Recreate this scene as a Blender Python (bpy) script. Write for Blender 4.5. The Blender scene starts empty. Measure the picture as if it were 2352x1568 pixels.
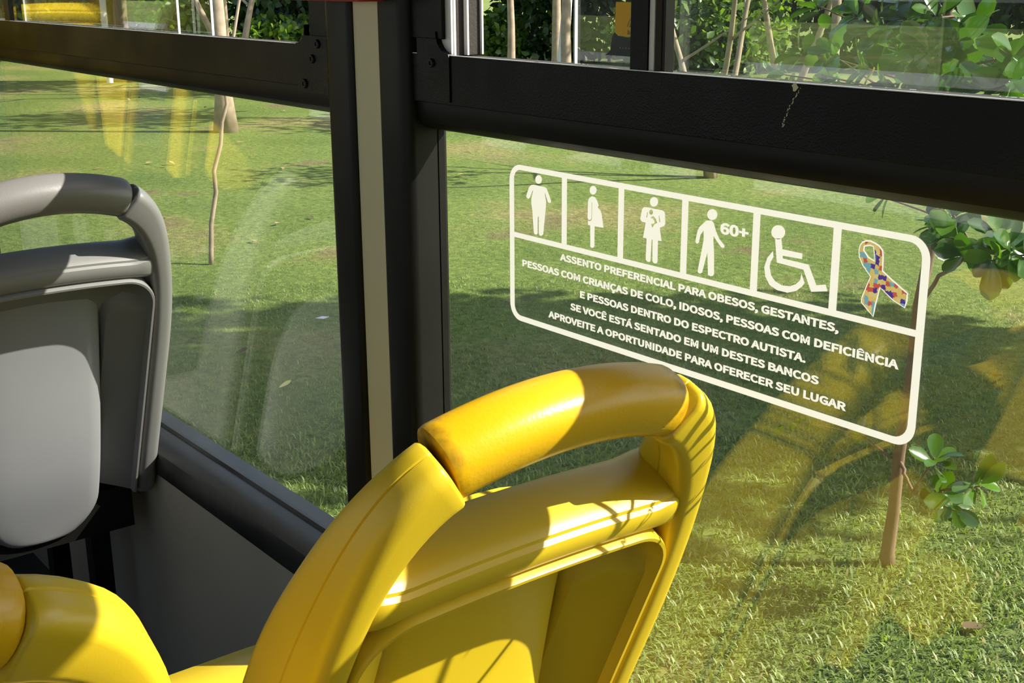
import bpy, bmesh, math, random
import numpy as np
from mathutils import Vector, Matrix
from mathutils.geometry import tessellate_polygon

SC = bpy.context.scene
COL = SC.collection
R = math.radians
random.seed(7)
RNG = np.random.default_rng(11)

# ------------------------------------------------------------------ camera
EYE = np.array([0.0, -0.95, 2.4])          # glass is the plane y = 0, lawn z = 0
FPX, YAW, PITCH, ROLL = 2886.4, 0.90563, 0.28531, -0.00618
_fw = np.array([-math.sin(YAW) * math.cos(PITCH), math.cos(YAW) * math.cos(PITCH), -math.sin(PITCH)])
_r = np.cross(_fw, [0, 0, 1.0]); _r /= np.linalg.norm(_r)
_u = np.cross(_r, _fw)
_rr = math.cos(ROLL) * _r + math.sin(ROLL) * _u
_uu = -math.sin(ROLL) * _r + math.cos(ROLL) * _u
cd = bpy.data.cameras.new('camera')
cam = bpy.data.objects.new('camera', cd); COL.objects.link(cam)
cd.sensor_width = 36.0; cd.lens = FPX / 2352 * 36.0; cd.clip_start = 0.02; cd.clip_end = 500
cam.matrix_world = Matrix(((_rr[0], _uu[0], -_fw[0], EYE[0]), (_rr[1], _uu[1], -_fw[1], EYE[1]),
                           (_rr[2], _uu[2], -_fw[2], EYE[2]), (0, 0, 0, 1)))
SC.camera = cam

def ray(px, py):
    return _fw + _rr * (px - 1176) / FPX - _uu * (py - 784) / FPX
def at(px, py, Y):                          # point of a sight line on a wall-parallel plane
    d = ray(px, py); return EYE + d * (Y - EYE[1]) / d[1]
def ground(px, py, z=0.0):
    d = ray(px, py); return EYE + d * (z - EYE[2]) / d[2]

# ------------------------------------------------------------------ light
SUN_DIR = Vector((0.90, 1.0, 1.03)).normalized()
sl = bpy.data.lights.new('sun', 'SUN'); sl.energy = 9.0; sl.angle = R(0.53); sl.color = (1.0, 0.95, 0.86)
so = bpy.data.objects.new('sun', sl); COL.objects.link(so); so.location = (20, 30, 30)
so.rotation_euler = SUN_DIR.to_track_quat('Z', 'Y').to_euler()
W = bpy.data.worlds.new('sky'); SC.world = W; W.use_nodes = True
_n = W.node_tree.nodes; _n.clear()
_sky = _n.new('ShaderNodeTexSky'); _sky.sky_type = 'NISHITA'; _sky.sun_disc = False
_sky.sun_elevation = R(41); _sky.sun_rotation = R(42); _sky.air_density = 1.0; _sky.dust_density = 1.5
_bg = _n.new('ShaderNodeBackground'); _bg.inputs[1].default_value = 0.205
_wo = _n.new('ShaderNodeOutputWorld')
W.node_tree.links.new(_sky.outputs[0], _bg.inputs[0]); W.node_tree.links.new(_bg.outputs[0], _wo.inputs[0])
vs = SC.view_settings; vs.view_transform = 'Standard'; vs.look = 'None'; vs.exposure = 0.32; vs.gamma = 1.0
vs.use_curve_mapping = False
cy = SC.cycles
cy.max_bounces = 9; cy.diffuse_bounces = 4; cy.glossy_bounces = 4; cy.transmission_bounces = 4
cy.transparent_max_bounces = 16; cy.caustics_reflective = False; cy.caustics_refractive = False
cy.sample_clamp_indirect = 6.0; cy.use_denoising = True

# ------------------------------------------------------------------ materials
def nodes(name):
    m = bpy.data.materials.new(name); m.use_nodes = True
    nt = m.node_tree; nt.nodes.clear()
    out = nt.nodes.new('ShaderNodeOutputMaterial')
    return m, nt, out
def N(nt, t, **kw):
    n = nt.nodes.new(t)
    for k, v in kw.items():
        if k.startswith('i_'):
            n.inputs[k[2:].replace('_', ' ')].default_value = v
        else:
            setattr(n, k, v)
    return n
def rgba(c): return (c[0], c[1], c[2], 1.0)
def bsdf(nt, col, rough, spec=0.5, metal=0.0):
    b = N(nt, 'ShaderNodeBsdfPrincipled')
    b.inputs['Base Color'].default_value = rgba(col); b.inputs['Roughness'].default_value = rough
    b.inputs['Specular IOR Level'].default_value = spec; b.inputs['Metallic'].default_value = metal
    return b
def plastic(name, col, rough=0.35, grain=0.0, gscale=900.0, spec=0.5, vary=0.06, metal=0.0, wear=None):
    m, nt, out = nodes(name); L = nt.links.new
    b = bsdf(nt, col, rough, spec, metal)
    tc = N(nt, 'ShaderNodeTexCoord')
    no = N(nt, 'ShaderNodeTexNoise'); no.inputs['Scale'].default_value = 7.0; no.inputs['Detail'].default_value = 6
    L(tc.outputs['Object'], no.inputs['Vector'])
    mr = N(nt, 'ShaderNodeMapRange'); L(no.outputs[0], mr.inputs[0])
    mr.inputs[1].default_value = 0.3; mr.inputs[2].default_value = 0.7
    mr.inputs[3].default_value = max(rough - 0.07, 0.03); mr.inputs[4].default_value = rough + 0.1
    L(mr.outputs[0], b.inputs['Roughness'])
    mx = N(nt, 'ShaderNodeMix', data_type='RGBA')
    mx.inputs[6].default_value = rgba([c * (1 - vary) for c in col]); mx.inputs[7].default_value = rgba([min(1, c * (1 + vary)) for c in col])
    L(no.outputs[0], mx.inputs[0]); L(mx.outputs[2], b.inputs['Base Color'])
    if wear:                                 # small paint chips showing the metal / primer beneath
        n3 = N(nt, 'ShaderNodeTexNoise'); n3.inputs['Scale'].default_value = wear[0]; n3.inputs['Detail'].default_value = 3
        L(tc.outputs['Object'], n3.inputs['Vector'])
        r3 = N(nt, 'ShaderNodeMapRange'); L(n3.outputs[0], r3.inputs[0]); r3.inputs[1].default_value = wear[1]; r3.inputs[2].default_value = wear[1] + 0.01
        m3 = N(nt, 'ShaderNodeMix', data_type='RGBA'); L(r3.outputs[0], m3.inputs[0]); L(mx.outputs[2], m3.inputs[6]); m3.inputs[7].default_value = rgba(wear[2])
        L(m3.outputs[2], b.inputs['Base Color'])
    if grain:
        n2 = N(nt, 'ShaderNodeTexNoise'); n2.inputs['Scale'].default_value = gscale; n2.inputs['Detail'].default_value = 2
        L(tc.outputs['Object'], n2.inputs['Vector'])
        bp = N(nt, 'ShaderNodeBump'); bp.inputs['Strength'].default_value = grain; bp.inputs['Distance'].default_value = 0.001
        L(n2.outputs[0], bp.inputs['Height']); L(bp.outputs[0], b.inputs['Normal'])
    L(b.outputs[0], out.inputs[0])
    return m
def glass(name, tint, haze=0.0, bump=0.0):
    m, nt, out = nodes(name); L = nt.links.new
    tr = N(nt, 'ShaderNodeBsdfTransparent'); tr.inputs[0].default_value = rgba(tint)
    gl = N(nt, 'ShaderNodeBsdfGlossy'); gl.inputs['Roughness'].default_value = 0.0; gl.inputs[0].default_value = (1, 1, 1, 1)
    lw = N(nt, 'ShaderNodeLayerWeight'); lw.inputs[0].default_value = 0.5
    pw = N(nt, 'ShaderNodeMath', operation='POWER'); L(lw.outputs['Facing'], pw.inputs[0]); pw.inputs[1].default_value = 5.0
    ma = N(nt, 'ShaderNodeMath', operation='MULTIPLY_ADD'); L(pw.outputs[0], ma.inputs[0]); ma.inputs[1].default_value = 0.95; ma.inputs[2].default_value = 0.045
    mx = N(nt, 'ShaderNodeMixShader'); L(ma.outputs[0], mx.inputs[0]); L(tr.outputs[0], mx.inputs[1]); L(gl.outputs[0], mx.inputs[2])
    last = mx
    tc = N(nt, 'ShaderNodeTexCoord')
    if haze:                                 # film of dust on the pane
        df = N(nt, 'ShaderNodeBsdfTranslucent'); df.inputs[0].default_value = (0.8, 0.82, 0.78, 1)
        no = N(nt, 'ShaderNodeTexNoise'); no.inputs['Scale'].default_value = 3.0; no.inputs['Detail'].default_value = 8; L(tc.outputs['Object'], no.inputs['Vector'])
        mr = N(nt, 'ShaderNodeMapRange'); L(no.outputs[0], mr.inputs[0]); mr.inputs[1].default_value = 0.35; mr.inputs[2].default_value = 0.75
        mr.inputs[3].default_value = 0.0; mr.inputs[4].default_value = haze
        m2 = N(nt, 'ShaderNodeMixShader'); L(mr.outputs[0], m2.inputs[0]); L(mx.outputs[0], m2.inputs[1]); L(df.outputs[0], m2.inputs[2]); last = m2
    if bump:
        no = N(nt, 'ShaderNodeTexNoise'); no.inputs['Scale'].default_value = 180.0; no.inputs['Detail'].default_value = 3; L(tc.outputs['Object'], no.inputs['Vector'])
        bp = N(nt, 'ShaderNodeBump'); bp.inputs['Strength'].default_value = bump; bp.inputs['Distance'].default_value = 0.0004
        L(no.outputs[0], bp.inputs['Height']); L(bp.outputs[0], gl.inputs['Normal'])
    L(last.outputs[0], out.inputs[0])
    return m
def leafy(name, c1, c2, rough=0.35, trans=0.35, scale=3.0, attr=False, back=None):
    m, nt, out = nodes(name); L = nt.links.new
    if attr:
        at_ = N(nt, 'ShaderNodeAttribute', attribute_name='tone'); fac = at_.outputs['Fac']
    else:
        tc = N(nt, 'ShaderNodeTexCoord'); no = N(nt, 'ShaderNodeTexNoise'); no.inputs['Scale'].default_value = scale; L(tc.outputs['Object'], no.inputs['Vector']); fac = no.outputs[0]
    mx = N(nt, 'ShaderNodeValToRGB'); e = mx.color_ramp.elements
    e[0].position = 0.0; e[0].color = rgba(c1); e[1].position = 1.0; e[1].color = rgba(c2)
    if back: x = e.new(0.985); x.color = rgba(c2); e[2].color = rgba(back)
    L(fac, mx.inputs[0])
    b = bsdf(nt, c1, rough, 0.9 if rough < 0.2 else 0.5); L(mx.outputs[0], b.inputs['Base Color'])
    t = N(nt, 'ShaderNodeBsdfTranslucent')
    hs = N(nt, 'ShaderNodeHueSaturation'); hs.inputs['Value'].default_value = 1.6; hs.inputs['Saturation'].default_value = 1.15; L(mx.outputs[0], hs.inputs['Color']); L(hs.outputs[0], t.inputs[0])
    s = N(nt, 'ShaderNodeMixShader'); s.inputs[0].default_value = trans; L(b.outputs[0], s.inputs[1]); L(t.outputs[0], s.inputs[2])
    L(s.outputs[0], out.inputs[0])
    return m
M = {}
M['yellow'] = plastic('yellow_plastic', (0.70, 0.485, 0.018), 0.38, grain=0.06, gscale=500)
M['yellow_grip'] = plastic('yellow_grip_rubber', (0.72, 0.41, 0.007), 0.30, grain=0.2, gscale=260, spec=0.38, wear=(26, 0.715, (0.35, 0.17, 0.01)))
def dirty(m, col):
    nt = m.node_tree; L = nt.links.new; b = [n for n in nt.nodes if n.type == 'BSDF_PRINCIPLED'][0]
    src = b.inputs['Base Color'].links[0].from_socket
    a = N(nt, 'ShaderNodeAttribute', attribute_name='tone'); tc = N(nt, 'ShaderNodeTexCoord')
    no = N(nt, 'ShaderNodeTexNoise'); no.inputs['Scale'].default_value = 70; no.inputs['Detail'].default_value = 5; L(tc.outputs['Object'], no.inputs[0])
    mu = N(nt, 'ShaderNodeMath', operation='MULTIPLY_ADD'); L(no.outputs[0], mu.inputs[0]); mu.inputs[1].default_value = 1.6; mu.inputs[2].default_value = -1.25
    ad = N(nt, 'ShaderNodeMath', operation='ADD'); L(mu.outputs[0], ad.inputs[0]); L(a.outputs['Fac'], ad.inputs[1])
    cl = N(nt, 'ShaderNodeClamp'); L(ad.outputs[0], cl.inputs[0]); cl.inputs[2].default_value = 0.8
    mx = N(nt, 'ShaderNodeMix', data_type='RGBA'); L(cl.outputs[0], mx.inputs[0]); L(src, mx.inputs[6]); mx.inputs[7].default_value = rgba(col); L(mx.outputs[2], b.inputs['Base Color'])
dirty(M['yellow_grip'], (0.20, 0.11, 0.01))   # grime worn in at the ends of the grip
M['grey'] = plastic('grey_plastic', (0.185, 0.182, 0.177), 0.40, grain=0.05, gscale=500)
M['grey_dark'] = plastic('charcoal_plastic', (0.045, 0.044, 0.042), 0.38, grain=0.06, gscale=500)
M['grey_grip'] = plastic('grey_grip_rubber', (0.17, 0.164, 0.155), 0.42, grain=0.18, gscale=300)
M['grey_panel'] = plastic('smooth_grey_plastic', (0.225, 0.225, 0.235), 0.36)
M['seam'] = plastic('seam_shadow_gap', (0.02, 0.017, 0.01), 0.7)
M['blue'] = plastic('navy_upholstery', (0.016, 0.028, 0.045), 0.8, grain=0.6, gscale=700)
M['blue_stripe'] = plastic('lime_upholstery_stripe', (0.45, 0.5, 0.03), 0.8)
M['black'] = plastic('black_painted_metal', (0.004, 0.0039, 0.0035), 0.42, grain=0.3, gscale=620, spec=0.25)
M['black_rail'] = plastic('black_textured_rail', (0.0022, 0.0021, 0.0019), 0.33, grain=0.45, gscale=520, spec=0.16, wear=(34, 0.80, (0.5, 0.48, 0.4)))
M['rubber'] = plastic('black_rubber', (0.0095, 0.0092, 0.0086), 0.38, grain=0.1, gscale=60, spec=0.16)
M['vinyl'] = plastic('black_vinyl_cover', (0.013, 0.0128, 0.0126), 0.33, grain=0.15, gscale=120)
M['cream'] = plastic('cream_trim', (0.62, 0.57, 0.37), 0.5)
M['panel'] = plastic('grey_wall_panel', (0.42, 0.37, 0.28), 0.55, grain=0.1)
M['white'] = plastic('off_white_panel', (0.34, 0.34, 0.33), 0.5)
M['floor'] = plastic('dark_vinyl_floor', (0.06, 0.06, 0.065), 0.6)
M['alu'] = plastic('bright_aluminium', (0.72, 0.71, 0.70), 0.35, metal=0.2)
M['felt'] = plastic('dark_brown_felt', (0.03, 0.024, 0.019), 0.9, grain=0.8, gscale=300)
M['red'] = plastic('red_plastic', (0.35, 0.02, 0.018), 0.4)
M['orange'] = plastic('yellow_reflection_paint', (0.75, 0.42, 0.02), 0.6)
M['grey_reflection'] = plastic('grey_reflection_paint', (0.045, 0.05, 0.047), 0.6)
M['bus'] = plastic('bus_body_paint', (0.55, 0.56, 0.57), 0.35)
M['glass'] = glass('window_glass', (0.97, 0.985, 0.965), haze=0.0035)
M['film'] = glass('clear_sticker_film', (0.95, 0.965, 0.93), haze=0.006, bump=0.5)
M['edge'] = plastic('pane_edge', (0.72, 0.74, 0.72), 0.3)
M['bark'] = plastic('pale_bark', (0.33, 0.25, 0.17), 0.85, grain=1.0, gscale=30, vary=0.6)
M['bark_brown'] = plastic('brown_bark', (0.17, 0.105, 0.065), 0.85, grain=1.0, gscale=60, vary=0.35)
M['pole'] = plastic('pale_metal_pole', (0.6, 0.6, 0.62), 0.4)
M['leaf_glossy'] = leafy('glossy_leaf', (0.014, 0.05, 0.010), (0.10, 0.22, 0.022), 0.13, 0.34, attr=True, back=(0.5, 0.33, 0.02))
M['leaf_mid'] = leafy('mid_green_leaf', (0.03, 0.075, 0.014), (0.12, 0.2, 0.03), 0.4, 0.35, attr=True)
M['leaf_dark'] = leafy('dark_green_leaf', (0.010, 0.028, 0.008), (0.05, 0.095, 0.02), 0.45, 0.25, attr=True)
M['leaf_light'] = leafy('light_green_leaf', (0.07, 0.14, 0.02), (0.22, 0.32, 0.05), 0.4, 0.4, attr=True)
M['leaf_orange'] = leafy('orange_leaf', (0.30, 0.16, 0.04), (0.5, 0.3, 0.08), 0.5, 0.3, attr=True)
M['grass'] = leafy('grass_blade', (0.065, 0.11, 0.022), (0.30, 0.37, 0.095), 0.5, 0.35, attr=True, back=(0.36, 0.31, 0.13))
M['dry'] = plastic('dry_leaf', (0.36, 0.24, 0.11), 0.7, vary=0.3)
M['dry_dark'] = plastic('brown_dry_leaf', (0.09, 0.055, 0.03), 0.8, vary=0.3)
M['yleaf'] = plastic('yellow_leaf', (0.62, 0.55, 0.17), 0.6)
M['paper'] = plastic('white_paper', (0.78, 0.78, 0.8), 0.7)
def sheet_white():
    m, nt, out = nodes('white_vinyl_print'); L = nt.links.new
    d = N(nt, 'ShaderNodeBsdfDiffuse'); d.inputs[0].default_value = (0.62, 0.60, 0.57, 1)
    t = N(nt, 'ShaderNodeBsdfTranslucent'); t.inputs[0].default_value = (0.60, 0.565, 0.54, 1)
    s = N(nt, 'ShaderNodeMixShader'); s.inputs[0].default_value = 0.70
    L(d.outputs[0], s.inputs[1]); L(t.outputs[0], s.inputs[2]); L(s.outputs[0], out.inputs[0]); return m
M['print'] = sheet_white()
def puzzle():
    m, nt, out = nodes('puzzle_piece_print'); L = nt.links.new
    tc = N(nt, 'ShaderNodeTexCoord'); mp = N(nt, 'ShaderNodeMapping'); L(tc.outputs['Object'], mp.inputs[0])
    mp.inputs['Rotation'].default_value = (R(90), R(0), R(0)); mp.inputs['Scale'].default_value = (230, 230, 230)
    no = N(nt, 'ShaderNodeTexNoise'); no.inputs['Scale'].default_value = 1.9; L(mp.outputs[0], no.inputs[0])
    sb = N(nt, 'ShaderNodeVectorMath', operation='MULTIPLY_ADD'); L(no.outputs[1], sb.inputs[0]); sb.inputs[1].default_value = (1.1, 1.1, 0); L(mp.outputs[0], sb.inputs[2])
    fl = N(nt, 'ShaderNodeVectorMath', operation='FLOOR'); L(sb.outputs[0], fl.inputs[0])
    sp = N(nt, 'ShaderNodeSeparateXYZ'); L(fl.outputs[0], sp.inputs[0]); cb = N(nt, 'ShaderNodeCombineXYZ'); L(sp.outputs[0], cb.inputs[0]); L(sp.outputs[1], cb.inputs[1])
    wn = N(nt, 'ShaderNodeTexWhiteNoise'); L(cb.outputs[0], wn.inputs[0])
    cr = N(nt, 'ShaderNodeValToRGB'); cr.color_ramp.interpolation = 'CONSTANT'; e = cr.color_ramp.elements
    cols = [(0, (0.95, 0.75, 0.28)), (0.30, (0.80, 0.17, 0.13)), (0.50, (0.28, 0.60, 0.78)), (0.66, (0.13, 0.07, 0.50)), (0.80, (0.97, 0.82, 0.38))]
    e[0].color = rgba(cols[0][1]); e[1].position = cols[1][0]; e[1].color = rgba(cols[1][1])
    for p_, c_ in cols[2:]:
        x = e.new(p_); x.color = rgba(c_)
    L(wn.outputs[0], cr.inputs[0])
    d = N(nt, 'ShaderNodeBsdfDiffuse'); t = N(nt, 'ShaderNodeBsdfTranslucent'); L(cr.outputs[0], d.inputs[0]); L(cr.outputs[0], t.inputs[0])
    s = N(nt, 'ShaderNodeMixShader'); s.inputs[0].default_value = 0.5
    L(d.outputs[0], s.inputs[1]); L(t.outputs[0], s.inputs[2]); L(s.outputs[0], out.inputs[0]); return m
M['puzzle'] = puzzle()
def lawn():
    m, nt, out = nodes('lawn_turf'); L = nt.links.new
    tc = N(nt, 'ShaderNodeTexCoord'); g = tc.outputs['Object']
    b = bsdf(nt, (0.1, 0.15, 0.03), 0.85, 0.2)
    n1 = N(nt, 'ShaderNodeTexNoise'); n1.inputs['Scale'].default_value = 0.45; n1.inputs['Detail'].default_value = 5; L(g, n1.inputs[0])
    n2 = N(nt, 'ShaderNodeTexNoise'); n2.inputs['Scale'].default_value = 13.0; n2.inputs['Detail'].default_value = 9; n2.inputs['Roughness'].default_value = 0.7; L(g, n2.inputs[0]); n2.inputs['Distortion'].default_value = 0.4
    r1 = N(nt, 'ShaderNodeValToRGB'); e = r1.color_ramp.elements
    e[0].position = 0.30; e[0].color = (0.145, 0.215, 0.05, 1); e[1].position = 0.66; e[1].color = (0.34, 0.31, 0.13, 1)
    x = e.new(0.52); x.color = (0.215, 0.285, 0.072, 1)
    L(n1.outputs[0], r1.inputs[0])
    r2 = N(nt, 'ShaderNodeValToRGB'); e = r2.color_ramp.elements
    e[0].position = 0.30; e[0].color = (0.38, 0.46, 0.34, 1); e[1].position = 0.72; e[1].color = (1.35, 1.25, 1.1, 1)
    L(n2.outputs[0], r2.inputs[0])
    mm = N(nt, 'ShaderNodeMix', data_type='RGBA', blend_type='MULTIPLY'); mm.inputs[0].default_value = 1.0
    L(r1.outputs[0], mm.inputs[6]); L(r2.outputs[0], mm.inputs[7])
    n3 = N(nt, 'ShaderNodeTexNoise'); n3.inputs['Scale'].default_value = 0.9; n3.inputs['Detail'].default_value = 7; L(g, n3.inputs[0])
    r3 = N(nt, 'ShaderNodeMapRange'); L(n3.outputs[0], r3.inputs[0]); r3.inputs[1].default_value = 0.62; r3.inputs[2].default_value = 0.72
    m3 = N(nt, 'ShaderNodeMix', data_type='RGBA'); L(r3.outputs[0], m3.inputs[0]); L(mm.outputs[2], m3.inputs[6]); m3.inputs[7].default_value = (0.20, 0.15, 0.075, 1)
    L(m3.outputs[2], b.inputs['Base Color'])
    bp = N(nt, 'ShaderNodeBump'); bp.inputs['Strength'].default_value = 1.0; bp.inputs['Distance'].default_value = 0.05; L(n2.outputs[0], bp.inputs['Height']); L(bp.outputs[0], b.inputs['Normal'])
    L(b.outputs[0], out.inputs[0]); return m
M['lawn'] = lawn()

# ------------------------------------------------------------------ mesh helpers
def wloc(o):
    v = np.zeros(3)
    while o is not None:
        v += np.array(o.location); o = o.parent
    return v
def tag(o, label=None, cat=None, group=None, kind=None):
    if label: o['label'] = label
    if cat: o['category'] = cat
    if group: o['group'] = group
    if kind: o['kind'] = kind
    return o
def empty(name, loc, **kw):
    o = bpy.data.objects.new(name, None); COL.objects.link(o); o.location = loc; o.empty_display_size = 0.05
    return tag(o, **kw)
def build(name, geo, mat, parent=None, smooth=True, angle=38, loc=None, tone=None, bev=0.0, **kw):
    """geo = (verts, faces) in world coordinates -> one mesh object"""
    V, F = geo
    V = np.asarray(V, float)
    off = wloc(parent) if parent is not None else (np.array(loc, float) if loc is not None else np.zeros(3))
    me = bpy.data.meshes.new(name)
    if isinstance(F, np.ndarray):
        nf, k = F.shape
        me.vertices.add(len(V)); me.vertices.foreach_set('co', (V - off).ravel().astype(np.float32))
        me.loops.add(nf * k); me.loops.foreach_set('vertex_index', F.ravel().astype(np.int32))
        me.polygons.add(nf); me.polygons.foreach_set('loop_start', np.arange(0, nf * k, k, dtype=np.int32))
        me.update(calc_edges=True)
    else:
        me.from_pydata([tuple(v) for v in (V - off)], [], F)
    if smooth:
        me.polygons.foreach_set('use_smooth', np.ones(len(me.polygons), bool))
        if angle < 180: me.set_sharp_from_angle(angle=R(angle))
    if tone is not None:
        a = me.attributes.new('tone', 'FLOAT', 'POINT'); a.data.foreach_set('value', np.asarray(tone, np.float32))
    me.materials.append(mat)
    o = bpy.data.objects.new(name, me); COL.objects.link(o)
    if parent is not None: o.parent = parent
    else: o.location = off
    if bev:
        b = o.modifiers.new('edge', 'BEVEL'); b.width = bev; b.segments = 2; b.limit_method = 'ANGLE'; b.angle_limit = R(40)
    return tag(o, **kw)
def join(*gs):
    V, F, n = [], [], 0
    for v, f in gs:
        V += [tuple(p) for p in v]; F += [tuple(i + n for i in q) for q in f]; n += len(v)
    return V, F
def box(x0, x1, y0, y1, z0, z1):
    V = [(x, y, z) for x in (x0, x1) for y in (y0, y1) for z in (z0, z1)]
    return V, [(0, 1, 3, 2), (4, 6, 7, 5), (0, 4, 5, 1), (2, 3, 7, 6), (0, 2, 6, 4), (1, 5, 7, 3)]
def extrude_x(prof, x0, x1):                 # closed (y, z) outline drawn along x
    n = len(prof); V = [(x0, y, z) for y, z in prof] + [(x1, y, z) for y, z in prof]
    return V, [(i, (i + 1) % n, n + (i + 1) % n, n + i) for i in range(n)] + [tuple(range(n))[::-1], tuple(range(n, 2 * n))]
def extrude_z(prof, z0, z1):                 # closed (x, y) outline drawn along z
    n = len(prof); V = [(x, y, z0) for x, y in prof] + [(x, y, z1) for x, y in prof]
    return V, [(i, (i + 1) % n, n + (i + 1) % n, n + i) for i in range(n)] + [tuple(range(n))[::-1], tuple(range(n, 2 * n))]
def tube(pts, rad, k=8, squash=None):
    P = np.array(pts, float); n = len(P); rad = np.broadcast_to(rad, n)
    V, F = [], []
    T = np.gradient(P, axis=0); T /= np.linalg.norm(T, axis=1)[:, None] + 1e-12
    ref = np.array([0, 0, 1.0]) if abs(T[0][2]) < 0.9 else np.array([1.0, 0, 0])
    a = np.cross(T[0], ref); a /= np.linalg.norm(a)
    for i in range(n):
        a = a - T[i] * (a @ T[i]); a /= np.linalg.norm(a); b = np.cross(T[i], a)
        for j in range(k):
            t = 2 * math.pi * j / k; V.append(P[i] + rad[i] * (math.cos(t) * a + math.sin(t) * b))
    for i in range(n - 1):
        for j in range(k): F.append((i * k + j, i * k + (j + 1) % k, (i + 1) * k + (j + 1) % k, (i + 1) * k + j))
    F.append(tuple(range(k))[::-1]); F.append(tuple(range((n - 1) * k, n * k)))
    return V, F
def loft(rings, close=True, cap0=False, cap1=False):
    k = len(rings[0]); V = [p for r in rings for p in r]; F = []
    for i in range(len(rings) - 1):
        for j in range(k if close else k - 1):
            F.append((i * k + j, i * k + (j + 1) % k, (i + 1) * k + (j + 1) % k, (i + 1) * k + j))
    if cap0: F.append(tuple(range(k))[::-1])
    if cap1: F.append(tuple(range((len(rings) - 1) * k, len(rings) * k)))
    return V, F
def copy_tree(o, parent=None):
    c = o.copy(); COL.objects.link(c)
    if parent is not None: c.parent = parent
    for ch in [x for x in bpy.data.objects if x.parent == o]:
        copy_tree(ch, c)
    return c
Z0 = 2.4                                      # eye level
def zz(v): return Z0 + v

# ================================================================== THE BUS
XA, XB, YW = -9.0, 4.5, -2.45                 # ends of the bus body, far side wall
ZF, ZC = zz(-1.50), zz(0.80)                  # floor and ceiling
S = dict(kind='structure')
build('floor', box(XA, XB, YW, 0.02, ZF - 0.08, ZF), M['floor'], smooth=False, **S)
build('ceiling', box(XA, XB, YW - 0.05, 0.07, ZC, ZC + 0.06), M['white'], smooth=False, **S)
build('wall_front', box(XA - 0.05, XA, YW, 0.02, ZF, ZC), M['panel'], smooth=False, **S)
build('wall_back', box(XB, XB + 0.05, YW, 0.02, ZF, ZC), M['panel'], smooth=False, **S)
# window side: lower panel, sill, header above the sliding windows
wr = build('wall_right', join(box(XA, XB, -0.055, 0.05, ZF, zz(-0.945)), box(XA, XB, -0.03, 0.05, zz(0.40), ZC)), M['panel'], smooth=False, **S)
build('skirt', box(XA, XB, 0.021, 0.05, 0.38, ZF - 0.001), M['bus'], wr, smooth=False, label='pale painted outer skirt')
sill = [(-0.064, zz(-0.960)), (-0.066, zz(-0.930)), (-0.061, zz(-0.914)), (-0.048, zz(-0.905)), (-0.028, zz(-0.900)), (-0.008, zz(-0.898)),
        (-0.005, zz(-0.892)), (0.0, zz(-0.892)), (0.03, zz(-0.892)), (0.03, zz(-0.944)), (-0.054, zz(-0.944)), (-0.054, zz(-0.960))]
build('trim_4', extrude_x(sill, XA, XB), M['vinyl'], angle=25, **S)
# far side: panel with windows left open between posts
wl_ = build('wall_left', join(box(XA, XB, YW - 0.05, YW, ZF, zz(-0.75)), box(XA, XB, YW - 0.05, YW, zz(0.40), ZC)), M['panel'], smooth=False, **S)
for x in (-8.8, -6.6, -4.9, -3.2, -1.5, 0.2, 1.9, 3.9):
    build('post', box(x, x + 0.2, YW - 0.06, YW + 0.03, zz(-0.75), zz(0.40)), M['black'], wl_, smooth=False)
build('rail', box(XA, XB, YW - 0.04, YW + 0.02, zz(-0.16), zz(-0.09)), M['black'], wl_, smooth=False)

# pillars: rounded black cover, flat cream strip, rounded black cover
def pillar(x0, n, with_cream=True):
    # x0 = left edge of the left cover
    a, b, c, d = x0, x0 + 0.078, x0 + 0.140, x0 + 0.207
    def cover(p, q, rl, rr, yb=0.0):          # black cover with rounded arrises, front at y = -0.072
        pr = [(p, yb)]
        yf = -0.064
        for t in np.linspace(180, 270, 7): pr.append((p + rl + rl * math.cos(R(t)), yf + rl + rl * math.sin(R(t))))
        for t in np.linspace(270, 360, 7): pr.append((q - rr + rr * math.cos(R(t)), yf + rr + rr * math.sin(R(t))))
        pr.append((q - 0.010, yb))
        return pr
    tl = build('trim_%d' % n, extrude_z(cover(a, b, 0.024, 0.010), zz(-0.944), ZC), M['rubber'], angle=30, **S)
    build('trim_%d' % (n + 1), box(b - 0.004, c + 0.004, -0.057, 0.0, zz(-0.944), ZC), M['cream'], smooth=False, **S)
    build('trim_%d' % (n + 2), extrude_z(cover(c, d, 0.012, 0.016), zz(-0.944), ZC), M['rubber'], angle=30, **S)
    build('cover_back', box(a + 0.004, d - 0.012, 0.0, 0.006, zz(-0.944), ZC), M['rubber'], tl, smooth=False)
PX = -1.551
pillar(PX, 1)
pillar(-3.62, 5)
pillar(0.30, 8)
pillar(2.2, 11); pillar(-5.7, 14); pillar(-7.8, 17)
# gasket between the pillar cover and the fixed pane: a bright thin line and a black lip
gk = build('trim_20', box(-1.3535, -1.3505, -0.010, -0.001, zz(-0.895), zz(-0.19)), M['rubber'], smooth=False, **S)
build('sealant_line', box(-1.3562, -1.3535, -0.013, -0.001, zz(-0.895), zz(-0.194)), M['alu'], gk, smooth=False, label='thin bright sealant line')
# beam under the sliding windows
beam = [(-0.044, zz(-0.100)), (-0.046, zz(-0.160)), (-0.0455, zz(-0.172)), (-0.042, zz(-0.181)), (-0.034, zz(-0.188)), (-0.022, zz(-0.192)), (-0.006, zz(-0.194)), (0.006, zz(-0.194)), (0.006, zz(-0.100))]
def beams(n, x0, x1): build('trim_%d' % n, extrude_x(beam, x0, x1), M['rubber'], angle=25, **S)
beams(21, -3.415, PX + 0.003); beams(22, PX + 0.204, 0.302); beams(23, 0.505, 2.2); beams(24, -5.495, -3.62)

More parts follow.
